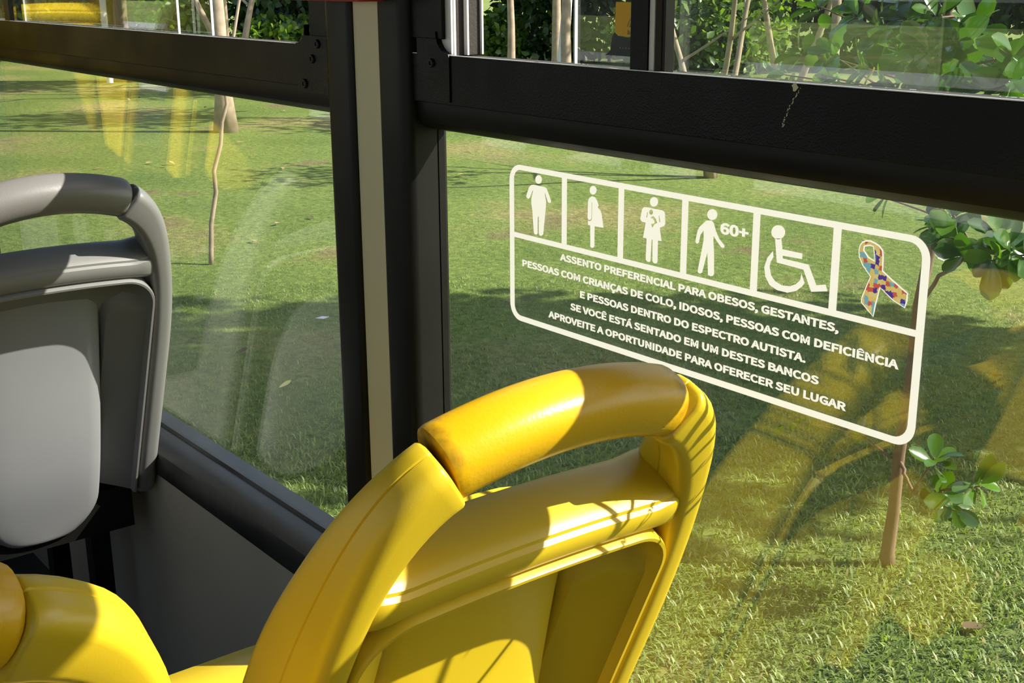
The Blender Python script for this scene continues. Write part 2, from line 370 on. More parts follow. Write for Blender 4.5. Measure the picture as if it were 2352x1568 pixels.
# --- windows: rail, jambs, sliding panes, fixed lower pane
def bolt(x, y, z, r, parent):
    rings = []
    for rr_, dy in ((r, 0.0), (r, -0.0015), (r * 0.82, -0.003), (r * 0.5, -0.003), (r * 0.42, -0.0018), (0.0001, -0.0018)):
        rings.append([(x + rr_ * math.cos(t), y + dy, z + rr_ * math.sin(t)) for t in np.linspace(0, 2 * math.pi, 16, endpoint=False)])
    build('bolt', loft(rings), M['black'], parent, angle=25)
def bracket(x0, x1, zt, zb, foot, parent, flip):
    # flat corner plate with a curved re-entrant shoulder towards the opening
    pts = []
    if flip:   # plate at the right-hand end of a window
        pts = [(x1, zt), (x1, zb), (x0, zb), (x0, foot - 0.004)]
        for t in np.linspace(0, 90, 7): pts.append((x0 + 0.002 + 0.026 * math.sin(R(t)), foot + 0.026 * (1 - math.cos(R(t)))))
        pts.append((x0 + 0.028, zt))
    else:
        pts = [(x0, zt), (x0, zb), (x1, zb), (x1, foot - 0.004)]
        for t in np.linspace(0, 90, 7): pts.append((x1 - 0.002 - 0.026 * math.sin(R(t)), foot + 0.026 * (1 - math.cos(R(t)))))
        pts.append((x1 - 0.028, zt))
    n = len(pts)
    V = [(x, -0.0535, z) for x, z in pts] + [(x, -0.045, z) for x, z in pts]
    F = [(i, (i + 1) % n, n + (i + 1) % n, n + i) for i in range(n)] + [tuple(range(n))[::-1], tuple(range(n, 2 * n))]
    return build('corner_bracket', (V, F), M['black_rail'], parent, smooth=False)
def flat(polys, y, t=0.0):
    """list of [outline, holes...] in (x, z) -> ink facing the cabin"""
    V, F = [], []
    for poly in polys:
        tri = tessellate_polygon([[Vector((p[0], p[1], 0)) for p in ring] for ring in poly])
        pts = [p for ring in poly for p in ring]; n = len(V); m_ = len(pts)
        V += [(p[0], y, p[1]) for p in pts]; F += [(n + a, n + b, n + c) for a, b, c in tri]
    return V, F
GT = zz(0.40)
def window(n, x0, x1):
    w = empty('window_%d' % n, (x0, 0, zz(-0.9)), kind='structure')
    build('glass_pane', box(x0, x1, 0.0, 0.004, zz(-0.8955), zz(-0.18)), M['glass'], w, smooth=False)
    build('lower_rail', box(x0, x1, -0.0515, -0.044, zz(-0.1545), zz(-0.0955)), M['black_rail'], w, smooth=False, bev=0.001)
    build('rail_track', box(x0, x1, -0.044, 0.005, zz(-0.1015), zz(-0.0985)), M['felt'], w, smooth=False, label='dark felt track behind the rail')
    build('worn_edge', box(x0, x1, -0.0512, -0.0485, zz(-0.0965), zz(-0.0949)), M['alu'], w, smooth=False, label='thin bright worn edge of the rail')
    build('upper_rail', box(x0, x1, -0.0515, 0.012, zz(0.36), GT), M['black_rail'], w, smooth=False)
    return w
def fin(x0, x1, y, parent, mat='alu', z0=None, z1=None, t=0.0025, name='track_fin'):
    return build(name, box(x0, x1, y, y + t, zz(-0.0965) if z0 is None else z0, GT if z1 is None else z1), M[mat], parent, smooth=False)
def pane(x0, x1, y, parent, edges=(1, 1)):
    g = build('sliding_pane', box(x0, x1, y, y + 0.004, zz(-0.0965), zz(0.36)), M['glass'], parent, smooth=False)
    if edges[0]: build('polished_edge', box(x0 - 0.0022, x0, y, y + 0.004, zz(-0.0965), zz(0.36)), M['edge'], g, smooth=False)
    if edges[1]: build('polished_edge', box(x1, x1 + 0.0022, y, y + 0.004, zz(-0.0965), zz(0.36)), M['edge'], g, smooth=False)
    return g
# left window (seen ahead of the pillar)
w1 = window(1, -3.415, PX + 0.002)
build('jamb', box(-1.605, PX + 0.001, -0.049, 0.012, zz(-0.093), GT), M['black_rail'], w1, smooth=False)
bk = bracket(-1.641, PX - 0.001, zz(-0.083), zz(-0.162), zz(-0.094), w1, True)
for bx_, bz_, br_ in ((-1.577, -0.0935, 0.0062), (-1.593, -0.1145, 0.0062), (-1.618, -0.150, 0.0068)): bolt(bx_, -0.0535, zz(bz_), br_, bk)
pane(-2.93, -1.984, -0.020, w1); pane(-3.41, -2.081, -0.036, w1, (0, 1))
build('mullion', box(-2.972, -2.938, -0.050, -0.040, zz(-0.0965), zz(0.36)), M['black_rail'], w1, smooth=False)
# right window (over the sticker)
w2 = window(2, PX + 0.200, 0.302)
build('jamb', box(-1.351, -1.279, -0.0515, -0.046, zz(-0.077), GT), M['black_rail'], w2, smooth=False, bev=0.001)
bk = bracket(-1.331, -1.2625, zz(-0.0765), zz(-0.151), zz(-0.094), w2, False)
bolt(-1.2985, -0.0535, zz(-0.1055), 0.0055, bk)
for y, x in ((-0.0455, -1.268), (-0.038, -1.272), (-0.0185, -1.272), (0.006, -1.275)): fin(-1.33, x, y, w2)
build('felt_channel', box(-1.33, -1.279, -0.043, 0.006, zz(-0.0965), GT), M['felt'], w2, smooth=False)
pane(-1.0705, -0.20, -0.020, w2, (1, 1))
build('mullion', box(-0.9505, -0.926, -0.050, -0.030, zz(-0.0965), zz(0.36)), M['black_rail'], w2, smooth=False)
chip = at(1826, 200, -0.0517)
cp_ = [(chip[0] + 0.004 * a_ * math.cos(t), chip[2] + 0.0042 * a_ * math.sin(t)) for t, a_ in zip(np.linspace(0, 5.6, 9), (1, .7, 1.1, .8, 1.05, .6, 1, .9, .75))]
build('paint_chip', flat([[cp_]], -0.0518), M['cream'], w2, smooth=False, label='pale chip in the black rail paint')
sc_ = []
for t in np.linspace(0, 1, 34):
    q = at(1837 - 39 * t - 4 * math.sin(3 * t), 204 + 88 * t, -0.0517); r_ = RNG.uniform(0.0003, 0.0008); q = q + np.array([RNG.normal(0, 0.0006), 0, RNG.normal(0, 0.0004)])
    sc_.append([[(q[0] - r_, q[2]), (q[0], q[2] - r_ * 1.6), (q[0] + r_, q[2]), (q[0], q[2] + r_ * 1.6)]])
build('scratch', flat(sc_, -0.0518), M['cream'], w2, smooth=False, label='slanting pale scratch on the black rail')
build('seal_strip', box(-0.9255, -0.9185, -0.048, -0.034, zz(-0.0965), zz(0.36)), M['pole'], w2, smooth=False, label='pale grey strip beside the mullion')
build('felt_seal', box(-0.918, -0.9095, -0.047, -0.034, zz(-0.0965), zz(0.36)), M['felt'], w2, smooth=False)
build('seal_lip', box(-0.909, -0.905, -0.046, -0.034, zz(-0.0965), zz(0.36)), M['rubber'], w2, smooth=False)
pane(-0.905, -0.604, -0.036, w2, (0, 0))
for k_, (a_, b_) in enumerate(((0.505, 2.2), (-5.495, -3.62))): window(3 + k_, a_, b_)

# yellow reflection painted flat on the sliding pane, half behind the mullion
dk = empty('painted_reflection', (-0.985, -0.0203, zz(-0.085)), label='yellow and grey reflection with triangle mark, painted on the sliding pane', cat='sticker')
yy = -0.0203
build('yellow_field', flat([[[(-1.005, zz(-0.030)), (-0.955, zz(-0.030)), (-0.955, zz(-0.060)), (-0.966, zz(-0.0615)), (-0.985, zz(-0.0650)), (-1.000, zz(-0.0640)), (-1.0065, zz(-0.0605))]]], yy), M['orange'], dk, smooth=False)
build('grey_field', flat([[[(-1.0065, zz(-0.0612)), (-1.000, zz(-0.0647)), (-0.985, zz(-0.0657)), (-0.966, zz(-0.0622)), (-0.955, zz(-0.0607)), (-0.955, zz(-0.085)), (-1.020, zz(-0.085)), (-1.013, zz(-0.080)), (-1.010, zz(-0.066))]]], yy), M['grey_reflection'], dk, smooth=False)
def stroke(pts, w):
    polys = []
    for (x0, z0), (x1, z1) in zip(pts[:-1], pts[1:]):
        dx, dz = x1 - x0, z1 - z0; l = math.hypot(dx, dz); nx, nz = -dz / l * w / 2, dx / l * w / 2; ex, ez = dx / l * w / 3, dz / l * w / 3
        polys.append([[(x0 + nx - ex, z0 + nz - ez), (x0 - nx - ex, z0 - nz - ez), (x1 - nx + ex, z1 - nz + ez), (x1 + nx + ex, z1 + nz + ez)]])
    return polys
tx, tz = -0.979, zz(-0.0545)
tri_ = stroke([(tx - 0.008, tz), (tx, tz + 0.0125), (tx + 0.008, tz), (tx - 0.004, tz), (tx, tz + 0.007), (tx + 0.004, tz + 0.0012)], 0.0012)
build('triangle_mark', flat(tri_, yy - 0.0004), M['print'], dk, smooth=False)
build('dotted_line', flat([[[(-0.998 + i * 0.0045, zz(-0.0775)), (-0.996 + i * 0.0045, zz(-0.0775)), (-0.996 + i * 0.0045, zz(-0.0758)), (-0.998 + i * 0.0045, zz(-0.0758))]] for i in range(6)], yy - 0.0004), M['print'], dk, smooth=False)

# red fitting above the pillar
def rbox(x0, x1, y0, y1, z0, z1, r, seg=4):
    pr = []
    for cx, cz, a0 in ((x1 - r, z1 - r, 0), (x0 + r, z1 - r, 90), (x0 + r, z0 + r, 180), (x1 - r, z0 + r, 270)):
        for t in np.linspace(a0, a0 + 90, seg + 1): pr.append((cx + r * math.cos(R(t)), cz + r * math.sin(R(t))))
    n = len(pr); V = [(x, y0, z) for x, z in pr] + [(x, y1, z) for x, z in pr]
    return V, [(i, (i + 1) % n, n + (i + 1) % n, n + i) for i in range(n)] + [tuple(range(n))[::-1], tuple(range(n, 2 * n))]
red = empty('emergency_handle', (-1.46, -0.0645, zz(-0.031)), label='red plastic emergency fitting at the top of the window pillar', cat='emergency handle')
build('housing', rbox(-1.585, -1.375, -0.105, -0.0645, zz(-0.0335), zz(0.10), 0.008), M['red'], red, bev=0.004)
build('pull_handle', rbox(-1.55, -1.41, -0.125, -0.106, zz(0.02), zz(0.045), 0.010), M['red'], red, bev=0.003)

# ------------------------------------------------------------------ priority seating sticker
SX, SZ, SY = -0.915, zz(-0.324), -0.0005
st = empty('priority_seat_sticker', (SX, SY, SZ), label='clear window sticker with white priority seating pictograms and Portuguese text', cat='sticker')
build('film', flat([[[(SX - 0.2995, SZ + 0.1065), (SX + 0.3045, SZ + 0.1055), (SX + 0.3035, SZ - 0.104), (SX - 0.2995, SZ - 0.105)]]], SY), M['film'], st, smooth=False, label='clear glossy plastic film')
SP = SY - 0.0004
def loc2(pts): return [(SX + a / 1000, SZ + b / 1000) for a, b in pts]
def rrect(x0, x1, z0, z1, r, seg=8):
    pr = []
    for cx, cz, a0 in ((x1 - r, z1 - r, 0), (x0 + r, z1 - r, 90), (x0 + r, z0 + r, 180), (x1 - r, z0 + r, 270)):
        for t in np.linspace(a0, a0 + 90, seg + 1): pr.append((cx + r * math.cos(R(t)), cz + r * math.sin(R(t))))
    return pr
DV = [-194, -97, 1, 99, 197]
cells = []
xs = [-289] + [v for d in DV for v in (d - 4.6, d + 4.6)] + [289]
for i in range(6):
    x0, x1 = xs[2 * i], xs[2 * i + 1]
    if i == 0:    # only the outer corners are round
        c = [(x0, 16), (x1, 16), (x1, 94)] + [(x0 + 12 - 12 * math.sin(R(t)), 94 - 12 + 12 * math.cos(R(t))) for t in range(0, 91, 15)]
    elif i == 5:
        c = [(x0, 16), (x1, 16)] + [(x1 - 14 + 14 * math.cos(R(t)), 94 - 14 + 14 * math.sin(R(t))) for t in range(0, 91, 15)] + [(x0, 94)]
    else:
        c = [(x0, 16), (x1, 16), (x1, 94), (x0, 94)]
    cells.append(c)
low = [(289, 9.6), (-289, 9.6)] + [(-289 + 13 - 13 * math.cos(R(t)), -89 + 13 - 13 * math.sin(R(t))) for t in range(0, 91, 15)] + [(289 - 15 + 15 * math.sin(R(t)), -89 + 15 - 15 * math.cos(R(t))) for t in range(0, 91, 15)]
build('border_frame', flat([[loc2(rrect(-298, 297.5, -96, 100.3, 21))] + [loc2(c) for c in cells] + [loc2(low)]], SP), M['print'], st, smooth=False, label='white rounded border with six boxes')
PIC = {
 'P1': [[(-256.5, 78.0), (-251.8, 79.4), (-230.6, 79.1), (-226.7, 78.3), (-222.8, 72.3), (-218.2, 63.9), (-218.9, 61.8), (-222.0, 61.1), (-224.3, 62.1), (-229.0, 71.5), (-230.2, 72.3), (-227.4, 61.7), (-227.9, 55.6), (-230.5, 37.0), (-232.8, 21.4), (-236.0, 19.1), (-239.1, 18.9), (-241.2, 20.7), (-241.2, 41.6), (-242.3, 42.2), (-243.1, 40.8), (-243.4, 20.8), (-245.5, 19.2), (-248.7, 19.0), (-250.7, 20.7), (-251.9, 31.8), (-253.4, 47.0), (-255.5, 55.8), (-255.5, 62.0), (-251.8, 72.1), (-252.9, 71.9), (-258.2, 62.6), (-260.6, 61.0), (-263.8, 61.4), (-265.1, 63.2), (-263.8, 67.0), (-259.8, 75.1)]],
 'P1h': [[(-235.3, 87.5), (-235.6, 85.8), (-236.4, 84.3), (-237.8, 82.9), (-239.6, 82.0), (-241.5, 81.5), (-243.5, 81.5), (-245.2, 82.0), (-246.6, 83.0), (-247.5, 84.4), (-247.8, 85.9), (-247.5, 87.6), (-246.6, 89.1), (-245.2, 90.5), (-243.5, 91.4), (-241.5, 91.9), (-239.6, 91.9), (-237.8, 91.3), (-236.5, 90.4), (-235.6, 89.0)]],
 'P2': [[(-145.1, 79.3), (-140.1, 78.7), (-136.5, 74.9), (-134.3, 70.9), (-134.6, 69.0), (-136.0, 67.8), (-131.4, 65.1), (-128.8, 60.7), (-125.6, 45.8), (-140.6, 45.2), (-140.5, 22.2), (-142.2, 20.0), (-145.5, 19.2), (-147.6, 20.5), (-148.1, 45.2), (-152.0, 45.2), (-152.0, 50.1), (-149.6, 49.8), (-146.7, 50.9), (-145.4, 53.5), (-145.3, 72.3), (-146.1, 72.6), (-146.2, 53.9), (-148.2, 51.4), (-151.1, 51.2), (-152.8, 52.9), (-152.4, 72.8), (-150.1, 76.9)]],
 'P2h': [[(-137.9, 87.1), (-138.2, 85.5), (-139.0, 84.0), (-140.3, 82.7), (-141.9, 81.8), (-143.7, 81.3), (-145.6, 81.3), (-147.2, 81.8), (-148.6, 82.7), (-149.5, 84.0), (-149.8, 85.6), (-149.5, 87.2), (-148.7, 88.7), (-147.4, 90.0), (-145.7, 90.9), (-143.9, 91.4), (-142.1, 91.4), (-140.4, 90.8), (-139.1, 89.9), (-138.2, 88.6)]],
 'P3': [[(-61.2, 78.2), (-57.9, 78.9), (-33.5, 78.9), (-30.2, 78.2), (-28.5, 76.1), (-27.7, 64.9), (-29.0, 62.7), (-35.8, 59.3), (-32.4, 45.2), (-37.9, 45.0), (-37.7, 21.6), (-39.5, 19.3), (-43.4, 19.0), (-45.7, 21.0), (-46.3, 44.6), (-47.7, 44.5), (-48.5, 20.9), (-50.1, 19.0), (-54.1, 19.1), (-56.1, 21.2), (-55.5, 44.7), (-61.2, 44.6), (-57.5, 61.6), (-63.5, 62.0), (-66.2, 64.4), (-63.6, 75.9)], [(-46.7, 74.9), (-47.0, 73.4), (-48.1, 72.2), (-49.6, 71.6), (-51.1, 71.8), (-52.2, 72.7), (-52.6, 74.0), (-52.3, 75.5), (-51.2, 76.7), (-49.8, 77.3), (-48.2, 77.1), (-47.1, 76.2)], [(-55.4, 73.6), (-54.3, 73.6), (-55.6, 67.8), (-56.9, 67.7)], [(-37.6, 72.3), (-36.7, 72.2), (-35.2, 65.7), (-36.8, 65.5)], [(-50.2, 67.9), (-48.6, 69.7), (-45.8, 70.5), (-42.5, 68.6), (-39.5, 64.3), (-44.4, 61.6), (-46.8, 57.7), (-49.4, 61.7), (-44.4, 62.8), (-44.0, 65.2), (-46.3, 67.7)]],
 'P3h': [[(-39.4, 87.1), (-39.6, 85.5), (-40.5, 83.9), (-41.8, 82.6), (-43.5, 81.6), (-45.5, 81.1), (-47.4, 81.0), (-49.2, 81.5), (-50.6, 82.5), (-51.6, 83.9), (-51.9, 85.4), (-51.7, 87.1), (-50.8, 88.7), (-49.5, 90.0), (-47.8, 91.0), (-45.8, 91.5), (-43.9, 91.5), (-42.1, 91.0), (-40.7, 90.0), (-39.8, 88.7)]],
 'P4': [[(31.8, 77.4), (38.8, 78.2), (41.9, 76.4), (45.4, 68.6), (50.3, 61.1), (58.0, 55.2), (57.9, 53.3), (55.7, 52.3), (53.2, 52.9), (46.9, 58.3), (42.7, 62.6), (42.4, 57.6), (44.1, 45.7), (45.3, 23.0), (43.4, 20.5), (39.9, 19.8), (36.8, 20.6), (35.4, 37.3), (34.7, 44.1), (28.5, 21.5), (25.5, 19.8), (22.3, 20.7), (22.2, 23.1), (27.6, 49.9), (28.8, 56.2), (28.3, 66.4), (24.0, 60.8), (22.3, 52.8), (20.3, 50.8), (17.7, 51.7), (17.3, 53.6), (19.7, 64.3), (22.0, 68.9)]],
 'P4h': [[(46.5, 85.5), (46.2, 83.7), (45.3, 82.0), (43.8, 80.5), (41.9, 79.5), (39.8, 78.9), (37.6, 78.8), (35.6, 79.4), (34.0, 80.4), (32.9, 81.8), (32.5, 83.5), (32.8, 85.3), (33.7, 87.1), (35.2, 88.5), (37.1, 89.6), (39.2, 90.2), (41.4, 90.2), (43.4, 89.7), (45.0, 88.7), (46.0, 87.2)]],
 'P5': [[(123.4, 72.8), (131.3, 74.0), (133.3, 63.8), (157.9, 63.7), (157.8, 58.1), (133.9, 57.5), (134.3, 54.8), (166.1, 54.2), (176.7, 35.9), (187.6, 38.6), (190.1, 32.6), (171.0, 28.3), (160.2, 48.2), (127.1, 49.5)]],
 'P5h': [[(135.5, 81.0), (135.2, 78.8), (134.1, 76.7), (132.3, 74.9), (130.0, 73.5), (127.4, 72.7), (124.6, 72.7), (122.2, 73.3), (120.1, 74.5), (118.7, 76.2), (118.2, 78.3), (118.5, 80.6), (119.6, 82.7), (121.4, 84.5), (123.7, 85.9), (126.4, 86.6), (129.1, 86.7), (131.6, 86.1), (133.6, 84.8), (134.9, 83.1)]],
 'P5w': [[(121.6, 60.1), (115.0, 52.2), (111.6, 42.1), (113.6, 32.9), (119.6, 25.3), (129.6, 22.0), (142.4, 21.9), (152.7, 25.6), (159.6, 31.2), (162.6, 35.5), (158.1, 44.0), (157.1, 37.5), (152.2, 32.3), (145.1, 28.9), (135.6, 27.9), (126.8, 30.1), (121.1, 35.1), (118.4, 43.3), (119.3, 48.6), (122.7, 54.3)]],
 'P6': [[(229.3, 88.2), (234.4, 88.8), (240.1, 87.4), (244.9, 85.4), (248.4, 82.0), (249.6, 76.0), (250.1, 63.4), (260.2, 57.4), (277.9, 47.8), (278.0, 40.4), (276.0, 33.3), (262.9, 37.7), (248.4, 46.8), (245.3, 29.8), (243.5, 18.5), (236.5, 23.2), (228.4, 29.6), (228.9, 34.6), (236.5, 55.4), (227.2, 64.2), (222.8, 71.4), (221.8, 77.6), (222.8, 82.6), (225.3, 86.2)], [(228.5, 81.9), (233.9, 83.6), (237.2, 83.3), (238.5, 78.8), (239.7, 71.1), (233.9, 73.3), (228.3, 78.7)]],
}
# head and body of one figure make one print
def picto(keys, label):
    build('pictogram', flat([[loc2(r_) for r_ in PIC[k]] for k in keys], SP), M['print'], st, smooth=False, label=label)
picto(('P1', 'P1h'), 'white figure of a stout person'); picto(('P2', 'P2h'), 'white figure of a pregnant woman')
picto(('P3', 'P3h'), 'white figure holding a baby'); picto(('P4', 'P4h'), 'white figure of an older person')
picto(('P5', 'P5h', 'P5w'), 'white wheelchair symbol')
def inset(ring, d):
    n = len(ring); out = []
    area = sum(ring[i][0] * ring[(i + 1) % n][1] - ring[(i + 1) % n][0] * ring[i][1] for i in range(n))
    s = 1 if area > 0 else -1
    for i in range(n):
        a, b, c = np.array(ring[i - 1]), np.array(ring[i]), np.array(ring[(i + 1) % n])
        e1, e2 = b - a, c - b; e1 = e1 / (np.linalg.norm(e1) + 1e-9); e2 = e2 / (np.linalg.norm(e2) + 1e-9)
        nn = np.array([-e1[1] - e2[1], e1[0] + e2[0]]); nn = nn / (np.linalg.norm(nn) + 1e-9)
        out.append(tuple(b + nn * d * s))
    return out
rb = build('awareness_ribbon', flat([[loc2(r_) for r_ in PIC['P6']]], SP), M['print'], st, smooth=False, label='ribbon of coloured puzzle pieces')
build('puzzle_pattern', flat([[loc2(inset(PIC['P6'][0], 1.3)), loc2(inset(PIC['P6'][1], -1.3))]], SP - 0.0004), M['puzzle'], rb, smooth=False)
import os
def house_font():
    try: return bpy.data.fonts.load(os.path.join(bpy.utils.resource_path('LOCAL'), 'datafiles', 'fonts', 'Noto Sans CJK Regular.woff2'))
    except Exception: return None
FONT = house_font()                           # lettering that ships with Blender
def text(name, s, x0, x1, z0, cap, parent, mat, y=SP, bold=0.0):
    """one line of lettering, fitted to its width and cap height"""
    cu = bpy.data.curves.new('t', 'FONT'); cu.body = s; cu.offset = 0.018; cu.resolution_u = 3; cu.extrude = 0.0
    if FONT: cu.font = FONT
    to = bpy.data.objects.new('t', cu); COL.objects.link(to)
    dg = bpy.context.evaluated_depsgraph_get(); me = to.evaluated_get(dg).to_mesh()
    V = np.array([v.co[:] for v in me.vertices]); F = [tuple(p.vertices) for p in me.polygons]
    to.evaluated_get(dg).to_mesh_clear()
    cu.body = 'H'; dg = bpy.context.evaluated_depsgraph_get(); mh = to.evaluated_get(dg).to_mesh()
    hz = [v.co.y for v in mh.vertices]; capz, base = max(hz) - min(hz), min(hz)
    to.evaluated_get(dg).to_mesh_clear(); bpy.data.objects.remove(to); bpy.data.curves.remove(cu)
    X = x0 + (V[:, 0] - V[:, 0].min()) / (V[:, 0].max() - V[:, 0].min()) * (x1 - x0)
    Zc = z0 + (V[:, 1] - base) * cap / capz
    return build(name, (np.stack([X, np.full(len(X), y), Zc], 1), F), M[mat], parent, smooth=False)
for s_, a_, b_, z_ in (('ASSENTO PREFERENCIAL PARA OBESOS, GESTANTES,', -201.6, 206.0, -5.0), ('PESSOAS COM CRIANÇAS DE COLO, IDOSOS, PESSOAS COM DEFICIÊNCIA', -273.2, 274.7, -24.7),
                       ('E PESSOAS DENTRO DO ESPECTRO AUTISTA.', -164.7, 169.6, -43.7), ('SE VOCÊ ESTÁ SENTADO EM UM DESTES BANCOS', -182.2, 186.9, -61.9),
                       ('APROVEITE A OPORTUNIDADE PARA OFERECER SEU LUGAR', -222.7, 220.9, -79.7)):
    text('text_line', s_, SX + a_ / 1000, SX + b_ / 1000, SZ + z_ / 1000, 0.0085, st, 'print')
text('age_text', '60+', SX + 0.0512, SX + 0.0893, SZ + 0.0665, 0.0118, st, 'print')
text('reflection_text', 'MA', -0.9865, -0.9700, zz(-0.0625), 0.0042, dk, 'print', y=yy - 0.0005)

# ------------------------------------------------------------------ seats
KS, YO = 0.968, 0.683                         # seat scale, distance of its middle from the eye line
YC = -0.95 + KS * YO
def PS(u, v, w):                              # across, up the back, behind the back
    v -= 0.038
    return EYE + KS * np.array([-0.774 + 0.395 * v + 0.919 * w, YO + u, -0.409 + 0.919 * v - 0.395 * w])
def smooth01(a, b, x):
    t = min(1, max(0, (x - a) / (b - a))); return t * t * (3 - 2 * t)
HW = 0.236
GRIME = 1.0
JU, JV = 0.134, 0.038                         # where the grip meets the posts
def post_path():
    e = HW - 0.020
    pts = [(e, v, 0.020, 0.150 - 0.09 * (v + 0.66)) for v in (-0.66, -0.58, -0.50, -0.42, -0.34)]
    P0, P1, P2, P3 = (e, -0.30), (e, -0.105), (0.188, 0.006), (JU, JV)
    for t in np.linspace(0, 1, 19):
        c = [(1 - t) ** 3, 3 * t * (1 - t) ** 2, 3 * t * t * (1 - t), t ** 3]
        pts.append((sum(k * q[0] for k, q in zip(c, (P0, P1, P2, P3))), sum(k * q[1] for k, q in zip(c, (P0, P1, P2, P3))),
                    0.020 + 0.012 * smooth01(0.35, 1, t), 0.121 - 0.061 * smooth01(-0.25, 1, t)))
    return pts
def section(h, d, taper=0.0):                 # (n, w) outline of a post with a parting groove along both flanks
    pts = []
    r = min(0.016, h * 0.75); rf = min(h * 0.95, 0.012 + max(0.0, 0.104 - d) * 0.40); gw = -0.47 * d
    for t in np.linspace(0, 90, 6): pts.append((h - r + r * math.cos(R(t)), -r + r * math.sin(R(t))))
    for t in np.linspace(90, 180, 6): pts.append((-h + r + r * math.cos(R(t)), -r + r * math.sin(R(t))))
    pts += [(-h, gw + 0.0014), (-h + 0.002, gw), (-h, gw - 0.0014)]
    for t in np.linspace(180, 270, 5): pts.append((-h + rf + rf * math.cos(R(t)), -d + rf + rf * math.sin(R(t))))
    for t in np.linspace(270, 360, 5): pts.append((h - rf + rf * math.cos(R(t)), -d + rf + rf * math.sin(R(t))))
    pts += [(h, gw - 0.0014), (h - 0.002, gw), (h, gw + 0.0014)]
    return pts
def make_post(side):
    path = post_path(); rings = []
    uv = np.array([(a, b) for a, b, _, _ in path]); T = np.gradient(uv, axis=0); T /= np.linalg.norm(T, axis=1)[:, None]
    for (u, v, h, d), t in zip(path, T):
        nn = np.array([t[1], -t[0]])          # outward normal in the plane of the back
        rings.append([PS(side * (u + nn[0] * n), v + nn[1] * n, w) for n, w in section(h, d)])
    if side < 0: rings = [r[::-1] for r in rings]
    # rounded end towards the grip
    last = np.array(rings[-1]); c = last.mean(0); tdir = (last.mean(0) - np.array(rings[-2]).mean(0)); tdir /= np.linalg.norm(tdir)
    for s_, a_ in ((0.96, 0.0025), (0.86, 0.004)): rings.append(list(c + (last - c) * s_ + tdir * a_))
    return loft(rings, cap0=True, cap1=True)
def gv(u): return JV + 0.0245 * (1 - (u / JU) ** 2)
def make_grip():
    rings = []
    E_ = JU - 0.0045
    us = np.concatenate([[-E_, -E_ + 0.001, -E_ + 0.0045], np.linspace(-E_ + 0.0115, E_ - 0.0115, 21), [E_ - 0.0045, E_ - 0.001, E_]])
    for u in us:
        e = abs(u); s_ = 0.90 if e > E_ - 0.0005 else (0.97 if e > E_ - 0.0015 else 1.0)
        sl_ = -2 * 0.0245 * u / JU ** 2; n = np.array([-sl_, 1.0]) / math.hypot(1, sl_)
        ring = []
        for k in range(28):
            t = 2 * math.pi * k / 28
            a = 0.0325 * s_ * math.copysign(abs(math.cos(t)) ** 0.85, math.cos(t)); b = 0.034 * s_ * math.copysign(abs(math.sin(t)) ** 0.85, math.sin(t))
            ring.append(PS(u + n[0] * a, gv(u) + n[1] * a, -0.037 + b))
        rings.append(ring[::-1])
    return loft(rings, cap0=True, cap1=True)
def make_bar():
    rings = []
    for u in np.linspace(-0.199, 0.199, 35):
        vc = -0.102 + 0.012 * (1 - (u / 0.205) ** 2) - 0.0; ring = []
        flare = 0.008 * smooth01(0.145, 0.185, abs(u)) - 0.012 * smooth01(0.185, 0.199, abs(u))
        for k in range(36):
            t = 2 * math.pi * k / 36
            a = math.copysign(abs(math.cos(t)) ** 0.7, math.cos(t)) * 0.026; b = math.copysign(abs(math.sin(t)) ** 0.8, math.sin(t)) * 0.042
            if k == 6: a, b = a * 0.93, b * 0.93     # parting line
            if a > 0: a += flare
            e_ = smooth01(0.17, 0.212, abs(u)); b *= 1 - 0.12 * e_
            ring.append(PS(u, vc + a, -0.044 - 0.007 * e_ + b))
        rings.append(ring[::-1])
    return loft(rings, cap0=True, cap1=True)
def arch(hw, vt, vb, r, n_side=26, n_arc=12, n_top=14):
    pts = [(-hw, v) for v in np.linspace(vb, vt - r, n_side)]
    pts += [(-hw + r - r * math.cos(t), vt - r + r * math.sin(t)) for t in np.linspace(0, math.pi / 2, n_arc + 1)[1:]]
    pts += [(u, vt) for u in np.linspace(-hw + r, hw - r, n_top)[1:]]
    pts += [(hw - r + r * math.sin(t), vt - r + r * math.cos(t)) for t in np.linspace(0, math.pi / 2, n_arc + 1)[1:]]
    pts += [(hw, v) for v in np.linspace(vt - r, vb, n_side)[1:]]
    return pts
def bump_arch(u): return 0.010 * (1 - (u / 0.2) ** 2)
def make_back():
    R0 = [(0.0, -.03, -.03), (.001, -.004, -.004), (.003, .001, .001), (.007, .001, .001), (.009, -.004, -.004), (.011, -.018, -.012), (.020, -.034, -.018),
          (.045, -.050, -.033), (.066, -.058, -.045), (.074, -.061, -.050), (.078, -.063, -.066), (.095, -.065, -.070)]
    rings = []
    base = arch(0.195, -0.118, -0.655, 0.060)
    for d, wt, ws in R0:
        rr_ = arch(0.195 - d, -0.118 - d, -0.655 + d * 0.12, max(0.060 - d, 0.014)); ring = []
        for (u, v), (u0, v0) in zip(rr_, base):
            t = smooth01(-0.188, -0.196, v0) if abs(u0) > 0.19 else 0.0
            w = wt * (1 - t) + ws * t
            if not t and d > 0.012: w = min(w, -0.02 - 0.35 * (d - 0.012)) if d < .07 else w
            ring.append(PS(u, v + (bump_arch(u) if v > -0.2 else bump_arch(u) * smooth01(-0.4, -0.2, v)), w))
        rings.append(ring)
    return loft(rings, close=False)
